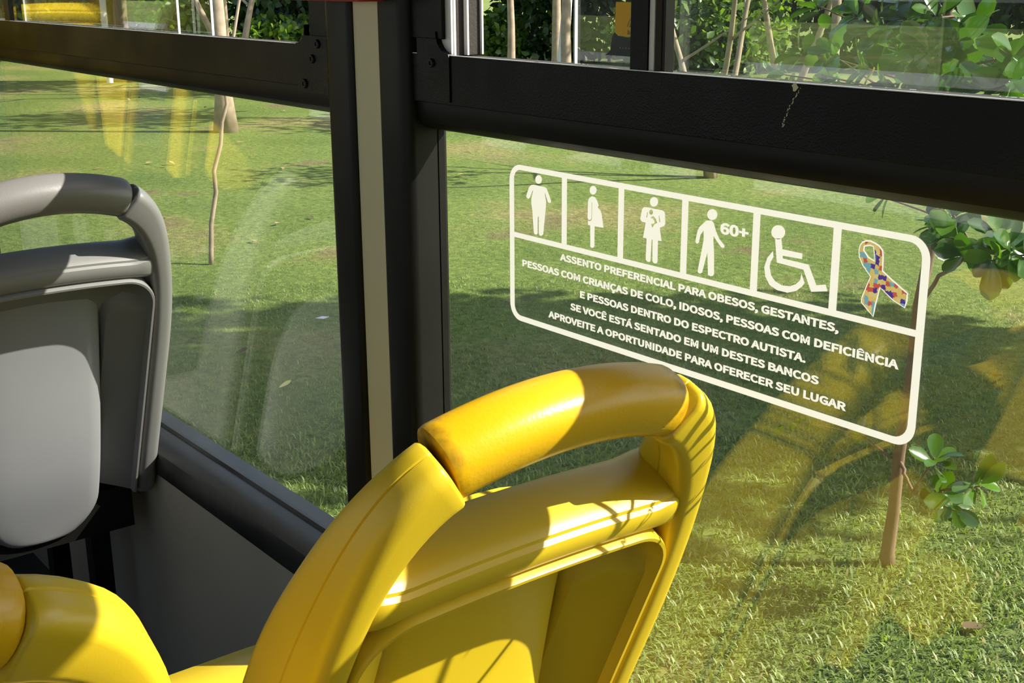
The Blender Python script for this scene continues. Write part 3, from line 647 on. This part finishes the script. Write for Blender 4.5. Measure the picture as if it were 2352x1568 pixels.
def make_panel():
    hw, vt, vb, r = 0.118, -0.145, -0.735, 0.10
    cols = [-1, -0.992, -0.965, -0.91, -0.75, -0.5, -0.25, 0, 0.25, 0.5, 0.75, 0.91, 0.965, 0.992, 1]
    drop = lambda t: (-0.05 if t >= 1 else -0.015 if t > 0.98 else -0.006 if t > 0.95 else -0.0015 if t > 0.9 else 0.0)
    rows = list(np.linspace(vt, vb + r, 18)) + [vb + r - r * math.sin(R(t)) for t in (8, 16, 24, 32, 40, 48, 56, 63, 70, 76, 81, 85, 88, 90)]
    rings = []
    for v in rows:
        h = hw if v > vb + r else hw - r + math.sqrt(max(r * r - (vb + r - v) ** 2, 1e-7))
        rings.append([PS(h * c, v + bump_arch(h * c) * smooth01(-0.5, -0.2, v), -0.066 + 0.0713 * smooth01(-0.10, -0.62, v) - 0.006 * c * c + drop(max(abs(c), (vb + r - v) / r))) for c in cols])
    return loft(rings, close=False)
def make_shell():                             # front of the back, curving into the seat pan
    prof = []
    for v in np.linspace(-0.142, -0.60, 10):
        p = PS(0, v, -0.112 - 0.012 * math.sin((v + 0.06) / -0.54 * math.pi)); prof.append((p[0], p[2]))
    x0, z0 = prof[-1]
    prof += [(x0 - 0.03, z0 - 0.055), (x0 - 0.075, z0 - 0.085), (x0 - 0.14, z0 - 0.094), (x0 - 0.30, z0 - 0.080), (x0 - 0.42, z0 - 0.068), (x0 - 0.475, z0 - 0.072), (x0 - 0.497, z0 - 0.092), (x0 - 0.50, z0 - 0.125)]
    P = np.array(prof); T = np.gradient(P, axis=0); T /= np.linalg.norm(T, axis=1)[:, None]
    Nn = np.stack([T[:, 1], -T[:, 0]], 1)
    us = np.array([-1, -0.97, -0.85, -0.6, -0.3, 0, 0.3, 0.6, 0.85, 0.97, 1]) 
    def surf(off, s_):
        rows = []
        for i, (x, z) in enumerate(prof):
            row = []
            for u in us:
                lift = 0.014 * abs(u) ** 4; u = u * (0.098 + 0.087 * min(1, i / 9) + 0.02 * min(1, max(0, i - 9) / 4))
                q = P[i] - Nn[i] * (lift + off); row.append((q[0], YC + u, q[1]))
            rows.append(row)
        return rows
    A, B = surf(0.0, 0), surf(-0.022, 0)
    V = [p for r in A for p in r] + [p for r in B for p in r]; n, k = len(A), len(us); o_ = n * k; F = []
    for i in range(n - 1):
        for j in range(k - 1):
            F.append((i * k + j, i * k + j + 1, (i + 1) * k + j + 1, (i + 1) * k + j)); F.append((o_ + i * k + j, o_ + (i + 1) * k + j, o_ + (i + 1) * k + j + 1, o_ + i * k + j + 1))
    for i in range(n - 1):
        F.append((i * k, (i + 1) * k, o_ + (i + 1) * k, o_ + i * k)); F.append((i * k + k - 1, o_ + i * k + k - 1, o_ + (i + 1) * k + k - 1, (i + 1) * k + k - 1))
    for j in range(k - 1):
        F.append((j, o_ + j, o_ + j + 1, j + 1)); e = (n - 1) * k; F.append((e + j, e + j + 1, o_ + e + j + 1, o_ + e + j))
    return (V, F), prof
def make_cushion(prof, i0, i1, hw, t):
    P = np.array(prof); T = np.gradient(P, axis=0); T /= np.linalg.norm(T, axis=1)[:, None]; Nn = np.stack([T[:, 1], -T[:, 0]], 1)
    rings = []
    for s_, o_ in ((1.0, 0.010), (1.0, 0.6 * t + 0.01), (0.95, 0.9 * t + 0.01), (0.85, t + 0.01), (0.4, t + 0.012)):
        ring = []
        idx = np.linspace(i0, i1, 12); mid = (i0 + i1) / 2
        def at_i(q):
            q = mid + (q - mid) * s_; f = int(min(q, len(P) - 2)); r_ = q - f; return P[f] * (1 - r_) + P[f + 1] * r_, Nn[f] * (1 - r_) + Nn[f + 1] * r_
        for q in idx: p, n_ = at_i(q); p = p - n_ * o_; ring.append((p[0], YC - hw * s_, p[1]))
        for q in idx[::-1]: p, n_ = at_i(q); p = p - n_ * o_; ring.append((p[0], YC + hw * s_, p[1]))
        rings.append(ring)
    return loft(rings, cap1=True)
def make_seat(label, kind):
    y = kind == 'yellow'
    shellm, backm, gripm, panelm = (M['yellow'], M['yellow'], M['yellow_grip'], M['yellow']) if y else (M['grey'], M['grey'], M['grey_grip'], M['grey_panel'])
    o = empty('bus_seat', (-1.25, YC, ZF), label=label, cat='seat')
    for s_ in (1, -1): build('side_post', make_post(s_), shellm, o, angle=40)
    g_ = make_grip(); du = np.abs(np.array(g_[0])[:, 1] - YC) / (KS * JU)
    build('hand_grip', g_, gripm, o, angle=40, tone=GRIME * np.clip((du - 0.72) / 0.28, 0, 1) ** 2, label='textured hand grip')
    build('cross_bar', make_bar(), shellm, o, angle=40)
    build('back_shell', make_back(), backm, o, angle=35)
    build('back_panel', make_panel(), panelm, o, angle=40, label='smooth back panel')
    g, prof = make_shell()
    build('seat_pan', g, shellm, o, angle=40)
    if not y:
        c_ = build('back_cushion', make_cushion(prof, 1.0, 8.5, 0.175, 0.03), M['blue'], o, label='navy back cushion')
        build('stripe', make_cushion(prof, 3.0, 3.5, 0.15, 0.034), M['blue_stripe'], c_)
        build('seat_cushion', make_cushion(prof, 11.5, 15.2, 0.175, 0.03), M['blue'], o, label='navy seat cushion')
    # black steel underframe
    x0, z0 = prof[11]
    for s_ in (1, -1):
        for xa, zt in ((x0 - 0.28, z0 - 0.028), (x0, z0 - 0.032)):
            build('leg', box(xa - 0.02, xa + 0.02, YC + s_ * 0.15 - 0.02, YC + s_ * 0.15 + 0.02, ZF, zt), M['black'], o, smooth=False)
    build('under_frame', box(x0 - 0.36, x0 + 0.06, YC - 0.20, YC + 0.20, z0 - 0.075, z0 - 0.034), M['black'], o, smooth=False)
    b0 = PS(0, -0.665, -0.06)
    build('back_bracket', box(b0[0] - 0.10, b0[0] + 0.02, YC - 0.19, YC + 0.19, b0[2] - 0.10, b0[2] - 0.01), M['black'], o, smooth=False)
    return o
def place(src, dx, dy, dz, label):
    c = copy_tree(src); c.location = (src.location[0] + dx, src.location[1] + dy, src.location[2] + dz); c['label'] = label; return c
yseat = make_seat('yellow plastic seat with worn hand grip beside the sticker window', 'yellow')
JU, GRIME = 0.098, 0.0
yaisle = make_seat('yellow plastic seat on the aisle, only its sunlit top corner showing', 'yellow')
yaisle.location = (yaisle.location[0] + 0.035, yaisle.location[1] - 0.572, yaisle.location[2] + 0.0)
JU, GRIME = 0.134, 1.0
gseat = make_seat('grey plastic seat by the window one row ahead, seen from behind', 'grey')
gseat.location = (gseat.location[0] - 1.29, gseat.location[1], gseat.location[2] + 0.018)
place(gseat, 0.0, -0.592, 0.0, 'grey plastic seat on the aisle beside the other grey one')
place(yseat, -2.75, -0.0, 0.40, 'yellow seat two rows ahead, mirrored in the left window')
place(yseat, -2.75, -0.592, 0.40, 'yellow aisle seat two rows ahead beside another yellow one')
build('trim_30', box(-4.9, -3.3, -1.25, -0.062, ZF, ZF + 0.399), M['floor'], smooth=False, **S)   # wheel-arch platform

# ================================================================== OUTSIDE
build('ground', ([(-140, -60, 0), (60, -60, 0), (60, 140, 0), (-140, 140, 0)], [(0, 1, 2, 3)]), M['lawn'], smooth=False, **S)

M['bounce_ground'] = plastic('pale_bounce_surface', (0.36, 0.35, 0.33), 0.85, grain=0.8, gscale=40)
build('bounce_ground', box(-70, 50, -26, 0.30, -0.02, 0.012), M['bounce_ground'], smooth=False, **S)  # unseen pale ground, added to bounce light onto the shaded seat faces

# --- turf blades, dense close to the bus and thinning out with distance
def turf():
    P, Sz, Tn = [], [], []
    for dmin, dmax, dens, size in ((1.6, 5.0, 4300, 0.042), (5.0, 6.5, 3300, 0.036), (6.5, 8.0, 2600, 0.028), (8.0, 10.0, 1700, 0.024), (10.0, 12.5, 900, 0.018)):
        a0, a1 = R(86), R(166)                 # sweep of bearings that can be looked at from the seats
        area = 0.5 * (a1 - a0) * (dmax ** 2 - dmin ** 2); n = int(area * dens)
        rr_ = np.sqrt(RNG.uniform(dmin ** 2, dmax ** 2, n)); th = RNG.uniform(a0, a1, n)
        x = rr_ * np.cos(th); y = -0.95 + rr_ * np.sin(th)
        k = y > 0.35; P.append(np.stack([x[k], y[k]], 1)); Sz.append(np.full(k.sum(), size)); Tn.append(np.zeros(k.sum()))
    P = np.concatenate(P); Sz = np.concatenate(Sz); n = len(P)
    patch = 0.5 + 0.22 * np.sin(P[:, 0] * 2.1 + 1.3 * np.sin(P[:, 1] * 1.7)) + 0.18 * np.sin(P[:, 1] * 3.3 + P[:, 0] * 1.1) 
    tone = np.clip(0.52 * patch + RNG.normal(0.22, 0.23, n), 0, 0.92)
    dry = RNG.random(n) < 0.035 + 0.06 * (patch > 0.75); tone[dry] = 1.0
    L = Sz * RNG.uniform(0.55, 1.25, n); Wd = L * RNG.uniform(0.14, 0.22, n)
    az = RNG.uniform(0, 2 * math.pi, n); tilt = RNG.uniform(0.25, 1.35, n)
    dx, dy = np.cos(az), np.sin(az); sx, sy = -dy, dx
    def pt(f, w, bend):
        h = L * f * np.cos(tilt * bend); o = L * f * np.sin(tilt * bend)
        return np.stack([P[:, 0] + dx * o + sx * w, P[:, 1] + dy * o + sy * w, h], 1)
    V = np.stack([pt(0, -Wd * .4, 1), pt(0, Wd * .4, 1), pt(0.55, -Wd * .5, .75), pt(0.55, Wd * .5, .75), pt(1.0, -Wd * 0.08, 1.15), pt(1.0, Wd * 0.08, 1.15)], 1).reshape(-1, 3)
    b = np.arange(n)[:, None] * 6
    F = np.concatenate([b + np.array([[0, 1, 3, 2]]), b + np.array([[2, 3, 5, 4]])], 0)
    return V, F, np.repeat(tone, 6)
V_, F_, T_ = turf()
tag(build('grass', (V_, F_), M['grass'], tone=T_, angle=180), 'short sunlit lawn grass beside the bus', 'grass', kind='stuff')

# --- leaves
def leaves(P, D, Up, L, Wf=0.5, fine=True, tone=None, curl=0.25, fold=0.25):
    """obovate leaves: P base points, D directions along the blade, Up face normals, L lengths"""
    P, D, Up, L = np.asarray(P), np.asarray(D, float), np.asarray(Up, float), np.asarray(L)
    D /= np.linalg.norm(D, axis=1)[:, None]; Sd = np.cross(D, Up); Sd /= np.linalg.norm(Sd, axis=1)[:, None] + 1e-9; Nn = np.cross(Sd, D)
    n = len(P)
    prof = ((0.0, 0.03), (0.18, 0.45), (0.42, 0.85), (0.66, 1.0), (0.86, 0.78), (0.97, 0.30), (1.0, 0.05)) if fine else ((0.0, 0.06), (0.35, 0.75), (0.7, 0.95), (1.0, 0.08))
    m_ = len(prof); V = np.zeros((n, m_, 3, 3))
    cu = curl * (RNG.random(n) * 1.6 - 0.3)
    for i, (f, w) in enumerate(prof):
        c = P + D * (L * f)[:, None] - Nn * (L * cu * f * f)[:, None]
        hw = (L * Wf * 0.5 * w)[:, None]
        V[:, i, 0] = c - Sd * hw + Nn * hw * fold; V[:, i, 1] = c; V[:, i, 2] = c + Sd * hw + Nn * hw * fold
    b = np.arange(n)[:, None] * (m_ * 3); F = []
    for i in range(m_ - 1):
        for j in range(2):
            F.append(b + np.array([[i * 3 + j, i * 3 + j + 1, i * 3 + j + 4, i * 3 + j + 3]]))
    t = RNG.random(n) if tone is None else np.broadcast_to(tone, n)
    return V.reshape(-1, 3), np.concatenate(F, 0), np.repeat(t, m_ * 3)
def unit(v): return v / (np.linalg.norm(v, axis=-1)[..., None] + 1e-9)
def rosette(p, ax, n, L):
    """a whorl of leaves round the end of a twig"""
    ax = np.asarray(ax, float); ax /= np.linalg.norm(ax)
    a = np.cross(ax, [0.3, 0.2, 0.9]); a /= np.linalg.norm(a); b = np.cross(ax, a)
    B, D, U, LL = [], [], [], []
    for i in range(n):
        t = i * 2.4 + RNG.uniform(-0.3, 0.3); el = 0.25 + 0.75 * (i / n) + RNG.uniform(-0.15, 0.15)
        rad = a * math.cos(t) + b * math.sin(t)
        d = rad * math.cos(0.9 - el * 0.7) + ax * math.sin(1.15 * el - 0.1)
        d = d + np.array([0, 0, -0.12])
        B.append(np.asarray(p) - ax * (0.05 * (1 - i / n)) + rad * 0.006); D.append(d); U.append(ax * 0.8 + rad * -0.2 + RNG.normal(0, 0.34, 3) + np.array([0, 0, 0.35])); LL.append(L * RNG.uniform(0.7, 1.1))
    return B, D, U, LL
def wob(a, b, n, amp, seed):
    g = np.random.default_rng(seed); a, b = np.asarray(a, float), np.asarray(b, float)
    t = np.linspace(0, 1, n)[:, None]; P = a * (1 - t) + b * t
    o = g.normal(0, amp, (n, 3)); o[:, 2] *= 0.3; o[0] = 0
    for _ in range(2): o[1:-1] = (o[:-2] + o[1:-1] * 2 + o[2:]) / 4
    o[0] = 0; return P + o

# --- the young tree just outside the right window
sap = empty('young_tree', (-2.82, 3.26, 0), label='young tree with glossy round leaves close outside the sticker window', cat='tree')
tk = np.array([(-2.82, 3.26, -0.02), (-2.815, 3.255, 0.06), (-2.80, 3.25, 0.25), (-2.79, 3.24, 0.5), (-2.775, 3.25, 0.8), (-2.775, 3.26, 1.13), (-2.72, 3.25, 1.5), (-2.68, 3.22, 1.8), (-2.72, 3.2, 2.2), (-2.70, 3.2, 2.8), (-2.72, 3.2, 3.3)])
build('trunk', tube(tk, [0.040, 0.030, 0.026, 0.024, 0.023, 0.022, 0.022, 0.021, 0.02, 0.014, 0.008], 10), M['bark_brown'], sap, angle=180)
BB = [[], [], [], []]
def add(r_):
    for q, v in zip(BB, r_): q.extend(v)
def limb(points, r0, r1, seed):
    pts = np.concatenate([wob(points[i], points[i + 1], 5, 0.012, seed + i)[(0 if i == 0 else 1):] for i in range(len(points) - 1)])
    build('branch', tube(pts, np.linspace(r0, r1, len(pts)), 6), M['bark_brown'], sap, angle=180)
def twig(px, py, Y, ax, n=7, L=0.125): 
    p = at(px, py, Y); add(rosette(p, ax, n, L)); return p
# low limb to the right
a0 = tk[3]
p1 = at(2095, 1130, 3.2); limb([a0, at(2080, 1085, 3.22), p1], 0.010, 0.006, 3)
p2 = twig(2165, 1135, 3.15, (0.6, -0.3, 0.1), 8, 0.115); limb([p1, p2], 0.006, 0.003, 5)
p3 = twig(2255, 1115, 3.12, (0.9, -0.2, 0.15), 8, 0.115); limb([p1, at(2180, 1125, 3.15), p3], 0.006, 0.003, 6)
p4 = twig(2150, 1050, 3.15, (0.3, -0.2, 0.9), 8, 0.115); limb([p1, p4], 0.005, 0.003, 7)
p5 = twig(2190, 1175, 3.10, (0.5, -0.5, -0.5), 6, 0.11); limb([p1, p5], 0.005, 0.003, 8)
p6 = at(2000, 1010, 3.2); limb([a0, at(2050, 1060, 3.22), p6, at(1960, 990, 3.2)], 0.008, 0.002, 9)
twig(1975, 985, 3.2, (-0.6, -0.2, 0.5), 6, 0.075); twig(1850, 965, 3.2, (-0.9, 0, 0.2), 5, 0.07); limb([p6, at(1930, 985, 3.2), at(1800, 965, 3.2)], 0.003, 0.0015, 10)
twig(1790, 970, 3.2, (-0.9, 0, 0.1), 4, 0.07)
# middle limbs
b0 = tk[5]
q1 = at(2240, 580, 3.15); limb([b0, at(2165, 630, 3.2), q1], 0.010, 0.006, 20)
for (px, py, Y, ax, n, L) in ((2150, 500, 3.15, (-0.3, -0.4, 0.8), 8, 0.125), (2185, 490, 3.1, (0.2, -0.5, 0.7), 8, 0.12), (2200, 545, 3.05, (0.3, -0.6, 0.2), 7, 0.12), (2210, 590, 3.0, (0.2, -0.8, -0.3), 6, 0.12),
                             (2310, 530, 3.1, (0.7, -0.3, 0.5), 8, 0.13), (2330, 570, 3.05, (0.8, -0.4, 0.1), 8, 0.125), (2280, 600, 3.0, (0.4, -0.7, -0.4), 7, 0.125), (2020, 450, 3.2, (-0.7, -0.3, -0.2), 5, 0.11), (2380, 590, 3.1, (0.9, -0.2, 0.2), 8, 0.13)):
    p = twig(px, py, Y, ax, n, L); limb([q1 if px > 2100 else tk[6], p], 0.005, 0.003, int(px + py))
# crown: whorls all round, reaching above the window
crown_c = np.array([-2.62, 3.05, 2.75])
for (px, py, Y) in ((1960, 30, 3.0), (2010, 60, 2.95), (2080, 40, 2.9), (2150, 30, 2.9), (2060, 110, 2.95), (2130, 110, 2.85), (2190, 90, 2.9), (1900, 120, 3.1), (1980, 150, 3.0), (2080, 170, 2.95), (2150, 175, 2.85),
                    (2200, 160, 2.95), (1830, 110, 3.2), (1900, 175, 3.1), (1790, 175, 3.2), (2260, 205, 2.9), (2320, 190, 2.9), (2330, 130, 2.95), (2240, 60, 3.0), (2110, 200, 2.8), (2040, 205, 2.95), (2170, 215, 2.95), (2290, 150, 3.1), (2060, -20, 3.0), (2150, -30, 2.95), (1960, -40, 3.1), (1870, 10, 3.2)):
    p = at(px, py, Y); ax = p - np.array([-2.7, 3.3, 2.0]) + RNG.normal(0, 0.15, 3) + np.array([0, -0.15, 0.12])
    add(rosette(p, ax, 9, 0.118)); limb([tk[7] + (tk[9] - tk[7]) * RNG.uniform(0, 0.5), p], 0.006, 0.003, int(px * 3 + py))
for k in range(30):
    d = unit(RNG.normal(0, 1, 3)) * np.array([0.62, 0.5, 0.62]) * RNG.uniform(0.55, 1.0); p = crown_c + d
    if p[2] < 2.42: continue
    add(rosette(p, d + np.array([0, 0, 0.2]), 8, 0.13))
lv = leaves(*BB, Wf=0.56, tone=None)
build('foliage', lv[:2], M['leaf_glossy'], sap, tone=lv[2], angle=180)

# --- generic trees further out
def tree(name, label, x, y, h, r, lean=(0, 0), mat='bark', stems=1, crown=None, leafm='leaf_mid', nleaf=2500, lsize=0.16, branches=4, seed=1, group=None, cat='tree'):
    g = np.random.default_rng(seed)
    o = empty(name, (x, y, 0), label=label, cat=cat, group=group)
    for s_ in range(stems):
        dx, dy = (lean if stems == 1 else (lean[0] + 0.33 * math.cos(s_ * 2.3 + seed), lean[1] + 0.33 * math.sin(s_ * 2.3 + seed)))
        top = (x + dx * h, y + dy * h, h)
        p0 = (x + 0.12 * r * s_, y, -0.03)
        P = wob(p0, top, 14, 0.020 * h ** 0.5, seed + s_)
        rad = r * (1 - 0.75 * np.linspace(0, 1, 14)); rad[0] *= 1.55; rad[1] *= 1.1
        build('trunk' if s_ == 0 else 'stem', tube(P, rad, 10), M[mat], o, angle=180)
        for b in range(branches):
            f = g.integers(5, 12); q = P[f]; a = g.uniform(0, 6.28); ln = h * g.uniform(0.18, 0.34)
            e = q + np.array([math.cos(a) * ln, math.sin(a) * ln, ln * g.uniform(0.5, 1.1)])
            build('branch', tube(wob(q, e, 7, 0.02 * h ** 0.5, seed * 7 + b), np.linspace(rad[f] * 0.55, rad[f] * 0.12, 7), 6), M[mat], o, angle=180)
    if crown:
        cx, cy_, cz, rx, ry, rz = crown
        d = unit(g.normal(0, 1, (nleaf, 3))); rr_ = g.random(nleaf) ** 0.4
        lump = 1 + 0.22 * np.sin(d[:, 0] * 5 + seed) * np.sin(d[:, 1] * 5 + 1.3 * seed) + 0.15 * np.sin(d[:, 2] * 8 + seed)
        P = np.array([x + cx, y + cy_, cz]) + d * (rr_ * lump)[:, None] * np.array([rx, ry, rz])
        ok = P[:, 2] > 0.05; P = P[ok]; n = len(P)
        v = leaves(P, g.normal(0, 1, (n, 3)) + d[ok] * 0.8, d[ok] + g.normal(0, 0.6, (n, 3)), lsize * g.uniform(0.6, 1.2, n), Wf=0.62, fine=False, tone=g.random(n))
        build('foliage', v[:2], M[leafm], o, tone=v[2], angle=180)
    return o
# tall tree beyond the right edge of the window: its crown shades the lawn by the bus
tree('shade_tree', 'tall leafy tree at the right, its shade falling across the near lawn', -1.0, 9.0, 6.2, 0.13, mat='bark_brown', crown=(0, 0, 5.2, 1.9, 1.9, 2.4), leafm='leaf_mid', nleaf=8000, lsize=0.28, branches=7, seed=3)
tree('trunk_tree', 'pale tree with stout flared trunk standing on the open lawn', -18.63, 7.91, 7.5, 0.135, lean=(-0.01, -0.012), crown=(0, 0, 6.2, 1.6, 1.6, 1.2), leafm='leaf_light', nleaf=1400, lsize=0.22, branches=5, seed=5)
tree('pale_tree', 'pale trunk tree in front of the far shrubs left of the pillar', -24.6, 13.4, 7.0, 0.17, lean=(0.012, 0.0), crown=(0, 0, 6.2, 1.7, 1.7, 1.2), leafm='leaf_light', nleaf=1500, lsize=0.26, seed=8)
tree('dark_tree', 'dark trunk tree far off at the left', -29.27, 10.52, 6.0, 0.20, mat='bark_brown', crown=(0, 0, 5.6, 1.7, 1.7, 1.2), nleaf=1500, lsize=0.28, seed=9)
tree('bare_tree', 'bare tree with several thin white stems left of the pillar', -24.5, 10.9, 4.6, 0.085, stems=3, branches=3, seed=12)
tree('bare_sapling', 'thin bare tree with orange leaves beside the white stems', -27.5, 12.2, 4.2, 0.075, lean=(0.02, 0.01), branches=4, crown=(0, 0, 3.0, 1.0, 1.0, 0.9), leafm='leaf_orange', nleaf=160, lsize=0.18, seed=13)
tree('forked_tree', 'young tree with forked white stems behind the sticker window', -10.47, 10.34, 3.6, 0.05, stems=3, branches=3, crown=(0, 0, 3.3, 1.1, 1.1, 0.9), leafm='leaf_light', nleaf=700, lsize=0.13, seed=16)
tree('leafy_tree', 'light green leafy tree to the right of the forked white stems', -15.0, 17.2, 5.0, 0.07, stems=2, branches=4, crown=(-0.3, 0, 3.4, 1.7, 1.7, 1.5), leafm='leaf_light', nleaf=2600, lsize=0.16, seed=17)
for k, (x, y, h, r, s_) in enumerate(((-16.5, 13.2, 6.5, 0.10, 21), (-21.0, 15.5, 6.0, 0.09, 22), (-13.0, 15.8, 6.0, 0.10, 23), (-23.0, 18.5, 7.0, 0.12, 24))):
    tree('lawn_tree', ('slim lawn tree behind the pillar', 'slim lawn tree hidden by the window pillar, further back', 'slim lawn tree behind the sticker window rail', 'slim lawn tree just left of the window pillar, far off')[k], x, y, h, r, crown=(0, 0, h - 0.6, 1.5, 1.5, 1.1), leafm='leaf_mid', nleaf=1200, lsize=0.22, branches=4, seed=s_)
# thin wavy young stem on the lawn
ys = empty('thin_sapling', (-9.94, 3.56, 0), label='thin wavy pale sapling stem alone on the left lawn', cat='tree')
yp = np.array([(-9.94, 3.55, -0.02), (-9.94, 3.56, 0.10), (-9.95, 3.585, 0.35), (-9.94, 3.645, 0.62), (-9.94, 3.64, 0.80), (-9.94, 3.72, 1.02), (-9.95, 3.75, 1.2), (-9.94, 3.80, 1.35), (-9.94, 3.79, 1.55), (-9.94, 3.90, 1.88), (-9.94, 3.98, 2.2), (-9.94, 4.0, 2.7), (-9.9, 4.05, 3.1)])
build('stem', tube(yp, np.linspace(0.023, 0.011, len(yp)), 8), M['bark'], ys, angle=180)
B2 = [[], [], [], []]
for k in range(16):
    d = unit(RNG.normal(0, 1, 3)) * 0.4
    for q, v in zip(B2, rosette(yp[-1] + d + np.array([0, 0, -0.15]), d + np.array([0, 0, .1]), 6, 0.11)): q.extend(v)
lv = leaves(*B2, Wf=0.5); build('foliage', lv[:2], M['leaf_light'], ys, tone=lv[2], angle=180)

# --- far hedge of shrubs
def shrub(label, x, y, rx, rz, leafm, n, ls, seed, group=None):
    g = np.random.default_rng(seed)
    o = empty('shrub', (x, y, 0), label=label, cat='shrub', group=group)
    build('stem', tube(wob((x, y, -0.03), (x, y, rz * 0.8), 6, 0.05, seed), np.linspace(0.08, 0.03, 6), 6), M['bark_brown'], o, angle=180)
    d = unit(g.normal(0, 1, (n, 3))); rr_ = g.random(n) ** 0.33
    lump = 1 + 0.16 * np.sin(d[:, 0] * 6 + seed) * np.sin(d[:, 1] * 6 + 2 * seed) + 0.12 * np.sin(d[:, 2] * 9 + seed)
    P = np.array([x, y, rz * 0.52]) + d * (rr_ * lump)[:, None] * np.array([rx, rx, rz * 0.62]); ok = P[:, 2] > 0.0; P = P[ok]; m_ = len(P)
    v = leaves(P, g.normal(0, 1, (m_, 3)) + d[ok], d[ok] + g.normal(0, .5, (m_, 3)) + np.array([0, 0, .4]), ls * g.uniform(0.6, 1.3, m_), Wf=0.6, fine=False, tone=g.random(m_))
    build('foliage', v[:2], M[leafm], o, tone=v[2], angle=180)
h0, h1 = ground(-160, 121), ground(2720, 165)
hd = (h1 - h0) / np.linalg.norm(h1 - h0); hn = np.array([-hd[1], hd[0], 0]); hn *= -1 if hn[1] < 0 else 1
k = 0
for row, off in ((0, 0.0), (1, 2.1)):
    for s_ in np.arange(off, np.linalg.norm(h1 - h0), 4.3):
        p = h0 + hd * s_ + hn * (row * 4.6 + RNG.uniform(-.25, .25))
        shrub('dense dark shrub in the hedge at the far edge of the lawn', p[0], p[1], 1.65, 4.6 + row * 2.2 + RNG.uniform(-.4, .6), 'leaf_dark', 2700, 0.34, 40 + k, 'dark shrubs of the far hedge'); k += 1
for i, (px, py, rx, rz, m_, lab) in enumerate(((150, 108, 1.2, 1.5, 'leaf_light', 'low light green shrub at the far left end of the lawn'), (420, 112, 1.3, 1.9, 'leaf_light', 'light green shrub left of the stout trunk'), (640, 116, 1.3, 1.1, 'leaf_light', 'low light green shrub near the pillar top left'),
                                          (1150, 122, 0.6, 1.2, 'leaf_mid', 'light green sprig shrub in the dark hedge right of the pillar'), (1560, 138, 1.5, 1.5, 'leaf_mid', 'mid green shrub behind the forked stems'), (1700, 140, 1.2, 1.9, 'leaf_light', 'light green shrub behind the leafy tree'))):
    p = ground(px, py + 26); shrub(lab, p[0], p[1], rx, rz, m_, 1100, 0.24, 90 + i)
# --- poles
pl = ground(1288, 205)  # reflection of an indoor pole, built as an added post on the lawn
build('real_or_mirrored_pole', tube([(pl[0], pl[1], -0.02), (pl[0] - 0.02, pl[1] + 0.2, 2.0), (pl[0] - 0.04, pl[1] + 0.5, 4.2), (pl[0] + 0.3, pl[1] + 0.2, 4.6)], [0.125, 0.105, 0.075, 0.06], 12), M['pole'], loc=(pl[0], pl[1], 0), label='pale post added on the lawn for a pole reflected in the pane', cat='post')
p2_ = ground(253, 190)
build('real_or_mirrored_pole', tube([(p2_[0], p2_[1], -0.02), (p2_[0], p2_[1], 2.0), (p2_[0], p2_[1], 4.0)], [0.075, 0.07, 0.06], 12), M['pole'], loc=(p2_[0], p2_[1], 0), label='slim grey post far off at the top left', cat='post')
# --- litter on the lawn
def litter(px, py, size, mat, label, group=None, name='fallen_leaf', cat='leaf', seed=0):
    p = ground(px, py); g = np.random.default_rng(int(px * 7 + py)); a = g.uniform(0, 6.28)
    z = 0.022
    v = leaves([np.array([p[0], p[1], z])], [np.array([math.cos(a), math.sin(a), 0.06])], [np.array([0.1, 0.05, 1.0])], np.array([size]), Wf=0.5, tone=0.5, curl=-0.25)
    return build(name, v[:2], M[mat], loc=(p[0], p[1], z), angle=180, label=label, cat=cat, group=group)
litter(640, 898, 0.085, 'yleaf', 'single yellow fallen leaf on the shaded lawn left of the pillar')
pp = ground(741, 741)
build('paper_scrap', ([(pp[0] - .05, pp[1] - .03, .03), (pp[0] + .05, pp[1] - .02, .045), (pp[0] + .045, pp[1] + .03, .05), (pp[0] - .045, pp[1] + .025, .035), (pp[0] - .05, pp[1] - .03, .028), (pp[0] + .05, pp[1] - .02, .043), (pp[0] + .045, pp[1] + .03, .048), (pp[0] - .045, pp[1] + .025, .033)],
      [(0, 1, 2, 3), (7, 6, 5, 4), (0, 4, 5, 1), (1, 5, 6, 2), (2, 6, 7, 3), (3, 7, 4, 0)]), M['paper'], loc=tuple(pp), smooth=False, label='small white paper scrap on the lawn near the pillar', cat='paper')
for i, (px, py) in enumerate(((318, 228), (300, 233), (350, 376), (370, 385), (402, 380), (230, 390), (392, 500), (660, 388), (650, 392), (600, 400), (712, 266), (655, 258), (728, 288), (560, 330), (470, 250), (540, 820), (505, 745), (1085, 350), (1100, 315), (1050, 405), (1280, 305), (720, 505), (640, 515), (590, 560), (450, 300), (1540, 385), (2280, 870), (2265, 1450))):
    if i % 3: litter(px, py, 0.10, 'dry', 'dry tan leaf lying flat on the open lawn', 'dry tan leaves on the lawn')
    else: litter(px, py, 0.10, 'dry_dark', 'curled dark brown leaf lying on the open lawn', 'curled brown leaves on the lawn')
